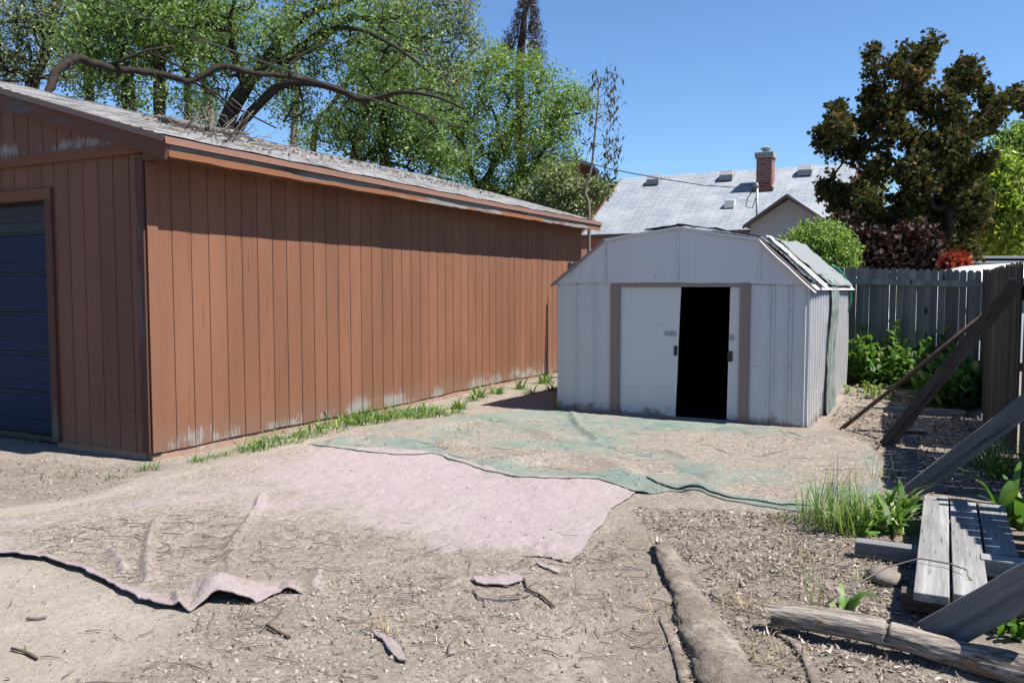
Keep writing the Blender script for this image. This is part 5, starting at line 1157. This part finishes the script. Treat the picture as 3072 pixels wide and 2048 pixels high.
p = g3(710, 1350); plant('grass_tuft', 'low grass running between the near corner tufts and the weed strip', 'grass', p, [blades([g3(a, b_) for a, b_ in ((640,1372),(680,1362),(720,1352),(760,1345))], 150, .07, .06, .007, .9, tilt=.8)], group='little grass tufts near the garage corner')
p = g3(1670, 1228); plant('grass_tuft', 'tall thin grass at the front left foot of the shed', 'grass', p, [blades(p, 26, .05, .17, .008, .4, tilt=.4)], mats='leaf_grass')
p = g3(1400, 1300); plant('grass_tuft', 'wispy pale seedling grass growing through the green carpet', 'grass', p, [blades([g3(a, b_) for a, b_ in ((1390,1310),(1420,1280),(1450,1265),(1400,1290),(1480,1270),(1340,1330),(1310,1345))], 110, .12, .11, .004, .5, tilt=.5)], mats='leaf_grass', kind='stuff')
p = g3(1790, 1320); plant('grass_tuft', 'pale grass sprigs in front of the shed near a carpet fold', 'grass', p, [blades([g3(1790,1318), g3(1740,1330), g3(1830,1312)], 110, .13, .05, .005, .8, tilt=.9)], mats='leaf_grass', kind='stuff')
# big plant by the fence
def stemplant(p, n, rad, H, leafs, wd, ln, mat, name, label, cat='plant'):
    parts = []; mb_pts = []
    for i in range(n):
        a = random.random()*6.28; r = rad*math.sqrt(random.random()); b0 = np.array([p[0]+r*math.cos(a), p[1]+r*math.sin(a), 0.]); hh = H*random.uniform(.6, 1.05)*(1-.35*r/rad); b0[2] = float(gh(b0[0], b0[1]))
        ax = np.array([math.cos(a)*.25*r/rad, math.sin(a)*.25*r/rad, 1.])
        for q in range(leafs):
            t = (q+random.random())/leafs; c = b0+ax*hh*t; L = ln*random.uniform(.7, 1.15)*(1-.35*t); az = q*2.4+random.random(); el = random.uniform(.3, 1.05)+.35*t
            d = np.array([math.cos(az)*math.cos(el), math.sin(az)*math.cos(el), math.sin(el)]); s_ = np.array([-math.sin(az), math.cos(az), random.uniform(-.3, .3)])
            V = []; 
            for j in range(5):
                u = j/4; pos = c+d*L*u+np.array([0, 0, -.35*L*u*u]); wv = wd*(math.sin(math.pi*min(1, u*.9+.08)))**.7; V += [pos-s_*wv/2, pos+s_*wv/2]
            parts.append((np.array(V), np.array([(2*j, 2*j+1, 2*j+3, 2*j+2) for j in range(4)]), np.full(4, random.random())))
        V = []; sw2 = .006
        for j in range(4):
            c = b0+ax*hh*j/3; V += [c+np.array([-sw2, 0, 0]), c+np.array([sw2, sw2, 0])]
        parts.append((np.array(V), np.array([(2*j, 2*j+1, 2*j+3, 2*j+2) for j in range(3)]), np.full(3, .3)))
    return plant(name, label, cat, p, parts, mats=mat)
stemplant(g3(2700, 1190)+np.array([.1, .35, 0]), 120, .68, .98, 11, .085, .25, 'leaf_weed', 'leafy_plant', 'tall lush leafy plants in front of the picket fence, behind the leaning braces')
stemplant((5.55, 10.35, 0), 60, .45, .72, 10, .08, .24, 'leaf_weed', 'leafy_plant', 'shaded leafy plants in the fence corner right of the lush ones')
stemplant(g3(2620, 1215)+np.array([0, .1, 0]), 22, .30, .22, 9, .03, .10, 'leaf_grass', 'leafy_plant', 'low yellowish weeds at the foot of the lush fence plants')
# weeds clump near plank walk
p = g3(2630, 1540)
plant('grass_clump', 'tall seeding grass clump left of the plank walk', 'grass', p, [blades([g3(a, b_) for a, b_ in ((2440,1570),(2500,1590),(2560,1560),(2480,1540),(2540,1600),(2600,1590))], 330, .10, .26, .008, .45, tilt=.35), blades([g3(2530,1500), g3(2580,1470), g3(2620,1440), g3(2490,1480)], 60, .16, .22, .005, .3, tilt=.25), blades([g3(2380,1560), g3(2440,1585), g3(2400,1575)], 120, .12, .07, .006, .9, tilt=.8)], mats='leaf_grass')
plant('broadleaf_weed', 'broad leaved weed clump beside the grass at the left of the plank walk', 'weed', g3(2650,1580), [blades([g3(a, b_) for a, b_ in ((2600,1580),(2640,1590),(2680,1570),(2700,1545),(2650,1550),(2580,1600),(2680,1600))], 150, .07, .20, .034, .8, shape='lance', tilt=.6)], mats='leaf_weed')
p = g3(2535, 1850); plant('broadleaf_weed', 'single broad leaved weed growing just above the log', 'weed', p, [blades(p, 8, .012, .16, .040, .8, shape='broad', tilt=.75, segs=7), blades(p, 5, .05, .09, .03, .8, shape='broad', tilt=.8)])
p = G(3010, 1600); plant('broadleaf_weed', 'large dark dock leaves over the right end of the planks', 'weed', p, [blades(p+np.array([.14, .12, 0]), 20, .10, .32, .075, .85, shape='broad', tilt=.6, segs=7)])
p = G(3020, 1440); plant('grass_clump', 'shaded grass by the fence above the dock leaves', 'grass', p, [blades([p, p+np.array([.1, .4, 0]), p+np.array([.15, -.25, 0])], 420, .16, .30, .009, .8, tilt=.5)], mats='leaf_weed')
p = G(3040, 1890); plant('broadleaf_weed', 'shaded small leaved weeds behind the log at the right edge', 'weed', p, [blades([p, p+np.array([.12, .12, 0]), p+np.array([-.08, .05, 0])], 120, .12, .12, .035, .8, shape='broad', tilt=.7)])
p = G(2440, 1800); plant('grass_tuft', 'feathery pale seedlings above the log, left of the broad leaved weed', 'grass', p, [blades([g3(2430,1790), g3(2420,1740), g3(2450,1830), g3(2590,1740), g3(2600,1790)], 60, .05, .12, .004, .6, tilt=.4)], mats='leaf_grass', kind='stuff')
# dry straw
st_ = [g3(a, b_) for a, b_ in ((2180,1820),(2240,1830),(2270,1840),(2030,1820),(1960,1850),(2300,1980),(2330,2010),(2280,1950),(1960,1640),(2360,1700),(2420,1680),(1180,1880),(1150,1885),(1980,1470))]
plant('straw', 'scattered wisps of dry straw around the rolled carpet and log', 'straw', st_[1], [blades(st_, 520, .09, .09, .0035, 1.6, tilt=1.3)], mats='leaf_straw', kind='stuff')

# ------------------------------------------------------------ litter: chips, clods, twigs
def scatter(n, poly_px, dens=None, clump=0):
    P = gpoly(poly_px) if poly_px else None; pts = []
    A = np.array(P); x0, y0_ = A.min(0); x1, y1_ = A.max(0); got = 0; out = []
    while got < n:
        x = rng.uniform(x0, x1, n*2); y = rng.uniform(y0_, y1_, n*2); k_ = inside(x, y, P)
        if clump: k_ &= (fbm(x*2.2+3, y*2.2+1, 4)+.45 > rng.random(n*2)*clump)
        out.append(np.stack([x[k_], y[k_]], -1)); got += k_.sum()
    return np.concatenate(out)[:n]
def surf(x, y): return gh(x, y)+.004
def chips(P, smin, smax, asp=.4, lift=.004):
    n = len(P); s = smin*(smax/smin)**(rng.random(n)**1.8); a = rng.random(n)*6.283; tl = rng.normal(size=(n, 2))*.35; curl = rng.normal(size=n)*.25
    d = np.stack([np.cos(a), np.sin(a), tl[:, 0]], -1); e = np.stack([-np.sin(a), np.cos(a), tl[:, 1]], -1); c = np.stack([P[:, 0], P[:, 1], surf(P[:, 0], P[:, 1])+lift+.15*s], -1); w_ = s*asp*(.4+rng.random(n))
    up = np.array([0, 0, 1.]); V = np.zeros((n, 6, 3)); S_ = s[:, None]; Wd = w_[:, None]; cu = (curl*s)[:, None]*up
    V[:, 0] = c-d*S_*.5-e*Wd*.3+cu; V[:, 1] = c-e*Wd*.5; V[:, 2] = c+d*S_*.5-e*Wd*.2+cu; V[:, 3] = c+d*S_*.45+e*Wd*.25+cu; V[:, 4] = c+e*Wd*.5; V[:, 5] = c-d*S_*.5+e*Wd*.2+cu
    F_ = (np.arange(n)[:, None, None]*6+np.array([(0, 1, 4, 5), (1, 2, 3, 4)])[None]).reshape(-1, 4); return V.reshape(-1, 3), F_, np.repeat(rng.random(n), 2)
def clods(P, smin, smax):
    n = len(P); s = smin*(smax/smin)**(rng.random(n)**4.0); c = np.stack([P[:, 0], P[:, 1], gh(P[:, 0], P[:, 1])+s*.08], -1)
    base = np.array([(1, 0, 0), (.5, .8, 0), (-.5, .85, 0), (-1, 0, 0), (-.5, -.8, 0), (.5, -.85, 0), (.5, .1, .75), (-.2, .45, .8), (-.3, -.4, .7), (.35, -.3, .8)]); F1 = [(0, 1, 7, 6), (1, 2, 7, 7), (2, 3, 8, 7), (3, 4, 8, 8), (4, 5, 9, 8), (5, 0, 6, 9), (6, 7, 8, 9)]
    F1 = [(0, 1, 7, 6), (2, 3, 8, 7), (4, 5, 9, 8), (5, 0, 6, 9), (6, 7, 8, 9)]; T3 = [(1, 2, 7), (3, 4, 8)]
    a = rng.random(n)*6.28; ca, sa = np.cos(a), np.sin(a); V = base[None]*(1+.25*rng.normal(size=(n, 10, 1)))*s[:, None, None]*.5*np.stack([1+.3*rng.normal(size=n), np.ones(n), .8+.2*rng.random(n)], -1)[:, None, :]
    X_ = V[:, :, 0]*ca[:, None]-V[:, :, 1]*sa[:, None]; Y_ = V[:, :, 0]*sa[:, None]+V[:, :, 1]*ca[:, None]; V = np.stack([X_, Y_, V[:, :, 2]], -1)+c[:, None]
    tri = []
    for f in F1: tri += [(f[0], f[1], f[2]), (f[0], f[2], f[3])]
    tri += T3; tri = np.array(tri); F_ = (np.arange(n)[:, None, None]*10+tri[None]).reshape(-1, 3); return V.reshape(-1, 3), F_, np.repeat(rng.random(n), len(tri))
R_low = [(560,1860),(700,1760),(1100,1720),(1500,1700),(1880,1600),(1990,1800),(2050,2120),(-100,2120),(380,2010),(520,1930)]
R_mid = [(560,1560),(1000,1590),(1350,1640),(1700,1700),(1880,1560),(1900,1900),(600,1900),(620,1700)]
R_right = [(1900,1520),(2300,1540),(2700,1510),(2900,1500),(2900,2100),(2060,2120),(1990,1700)]
R_leaf = [(2480,1270),(2560,1190),(2960,1250),(3060,1480),(2700,1490),(2640,1360)]
R_green = [(1000,1340),(1500,1260),(2450,1310),(2650,1330),(2640,1500),(1950,1470),(1400,1390)]
R_left = [(-400,1350),(360,1395),(480,1410),(250,1500),(-400,1560)]
R_tan = [(-300,1700),(140,1700),(520,1850),(400,2010),(0,2120),(-300,2120)]
R_old = [(60,1600),(300,1560),(600,1530),(700,1560),(640,1700),(520,1800),(330,1740),(160,1680)]
R_pink = [(0,1600),(900,1350),(1800,1460),(1700,1680),(600,1720),(300,1720)]
cp_ = [chips(scatter(2600, R_low, clump=1.6), .003, .026, .3), chips(scatter(2600, R_mid, clump=1.6), .003, .026, .3), chips(scatter(19000, R_right, clump=.9), .005, .040, .30), chips(scatter(5500, R_leaf), .010, .05, .5), chips(scatter(3200, R_green, clump=1.4), .006, .032, .3), chips(scatter(4200, R_left), .006, .035, .3), chips(scatter(1500, R_old, clump=1.2), .004, .026, .3, lift=.012), chips(scatter(500, R_tan), .004, .02), chips(scatter(900, R_pink, clump=1.2), .005, .028, .3, lift=.014)]
V, F_, R_ = cat_(cp_); o = npmesh('dry_litter', V, F_, M['chips'], rnd=R_); tag(o, 'dry leaves, wood chips and bark crumbs scattered over the yard', 'litter', kind='stuff')
cl_ = [clods(scatter(8500, R_low, clump=1.4), .003, .030), clods(scatter(3000, R_mid, clump=1.4), .003, .018), clods(scatter(2200, R_right, clump=1.1), .006, .03), clods(scatter(500, R_tan, clump=1.2), .004, .018), clods(scatter(1200, R_green, clump=1.2), .006, .03), clods(scatter(1000, R_left), .005, .02), clods(scatter(900, R_old, clump=1.2), .004, .018)]
V, F_, R_ = cat_(cl_); o = npmesh('soil_crumbs', V, F_, M['clod'], rnd=R_); tag(o, 'loose soil clods and pebbles on the dirt', 'clods', kind='stuff')
# fine twigs, one mass
tw = MB()
def stick(mb, x, y, L, r, a, curve=.3, lift=.008):
    n = 5; pts = []; aa = a
    for i in range(n+1):
        pts.append((x, y, float(gh(x, y))+lift+r)); x += math.cos(aa)*L/n; y += math.sin(aa)*L/n; aa += random.uniform(-curve, curve)
    mb.tube(pts, [r*(1-.12*i) for i in range(n+1)], 4, cap=False)
for reg, n_, Lm in ((R_low, 170, .10), (R_mid, 150, .12), (R_right, 420, .13), (R_leaf, 240, .22), (R_green, 110, .18), (R_left, 90, .10), (R_pink, 60, .1), (R_tan, 26, .06), (R_old, 130, .1)):
    for x, y in scatter(n_, reg): stick(tw, x, y, Lm*random.uniform(.4, 1.9), random.uniform(.0012, .0034), random.gauss(0, .9) if reg is not R_leaf else random.gauss(-.4, .35))
o = tw.build('twig_litter', M['twig']); tag(o, 'countless thin dry twigs strewn over the dirt', 'twigs', kind='stuff')
k = NM('dark_stick', .9, .1); k.color(k.mix(k.noise(30, 3), (.06, .038, .027), (.13, .09, .068))); M['stick'] = k.mat
for lab, pts, r in [('bent pale twig below the small pink carpet scrap', [(1418,1780),(1440,1800),(1500,1806),(1560,1800),(1590,1792)], .005), ('dark forked twig right of the pink scrap, curving towards the viewer', [(1572,1745),(1582,1775),(1600,1788),(1625,1798),(1650,1815),(1663,1832)], .006),
        ('long thin twig lying over the near ends of the planks', [(2480,1725),(2560,1700),(2660,1672),(2760,1674),(2850,1690),(2900,1708)], .004), ('straight twig pointing up in the soil left of the bottom carpet scrap', [(775,1900),(800,1875),(845,1835)], .004),
        ('brown stick on the soil beside the straight twig', [(800,1880),(830,1900),(870,1918)], .007), ('short dark curved stick near the lower left corner', [(35,1952),(70,1960),(90,1968),(112,1982)], .006), ('grey stick on the mound above the tan dirt', [(80,1866),(110,1864),(140,1860)], .006),
        ('curved pale stick near the bottom, right of the carpet scrap', [(1345,1968),(1350,1940),(1365,1920),(1380,1905)], .006), ('thin stick across the lower part of the pink carpet', [(1650,1590),(1690,1608),(1750,1615)], .004), ('thin pale stick between the rolled carpet and the log', [(2130,1790),(2200,1830),(2320,1862)], .004)]:
    P = [Vector(gp(a, b_, .006+r)) for a, b_ in pts]
    if 'planks' in lab: P = [Vector((*G(a, b_, .19)[:2], .19 if a > 2700 else .06+.10*max(0, (a-2480)/220))) for a, b_ in pts]
    m = MB(); m.tube(P, [r]*len(P), 6); o = m.build('twig', M['stick'] if 'dark' in lab or 'brown' in lab else M['twig'], off=tuple(P[0]), smooth=True); tag(o, lab, 'twig')
RL = []
for i in range(1000):
    a = random.uniform(430, 1500); dd_ = 352+(a-470)*.224; b_ = dd_+random.uniform(0, 1)**2*(12+22*math.exp(-((a-700)/220)**2)); RL.append(RP(a, b_, .012))
RL = np.array(RL); V, F_, R_ = leaf_cloud(RL, .008, 1, .035, flat=.9); o = npmesh('roof_litter', V, F_, M['chips'], rnd=R_); tag(o, 'dry leaves and needles gathered on the garage roof near its ridge', 'litter', kind='stuff')
# stone beside planks
k = NM('stone', .9, .1); k.color(k.mix(k.noise(25, 5), (.10, .085, .078), (.22, .195, .175))); k.bump(k.noise(40, 4), .6, .01); st0 = G(2630,1745)
m = MB(); m.tube([(0, 0, -.02), (.005, 0, .005), (.01, .004, .035), (.006, 0, .058), (.01, 0, .066)], [.05, .085, .088, .06, .02], 14, noise=.08); o = m.build('stone', k.mat, smooth=True); o.location = (st0[0]+.03, st0[1], float(gh(st0[0], st0[1])))
tag(o, 'grey rounded stone on the litter just left of the planks', 'stone')
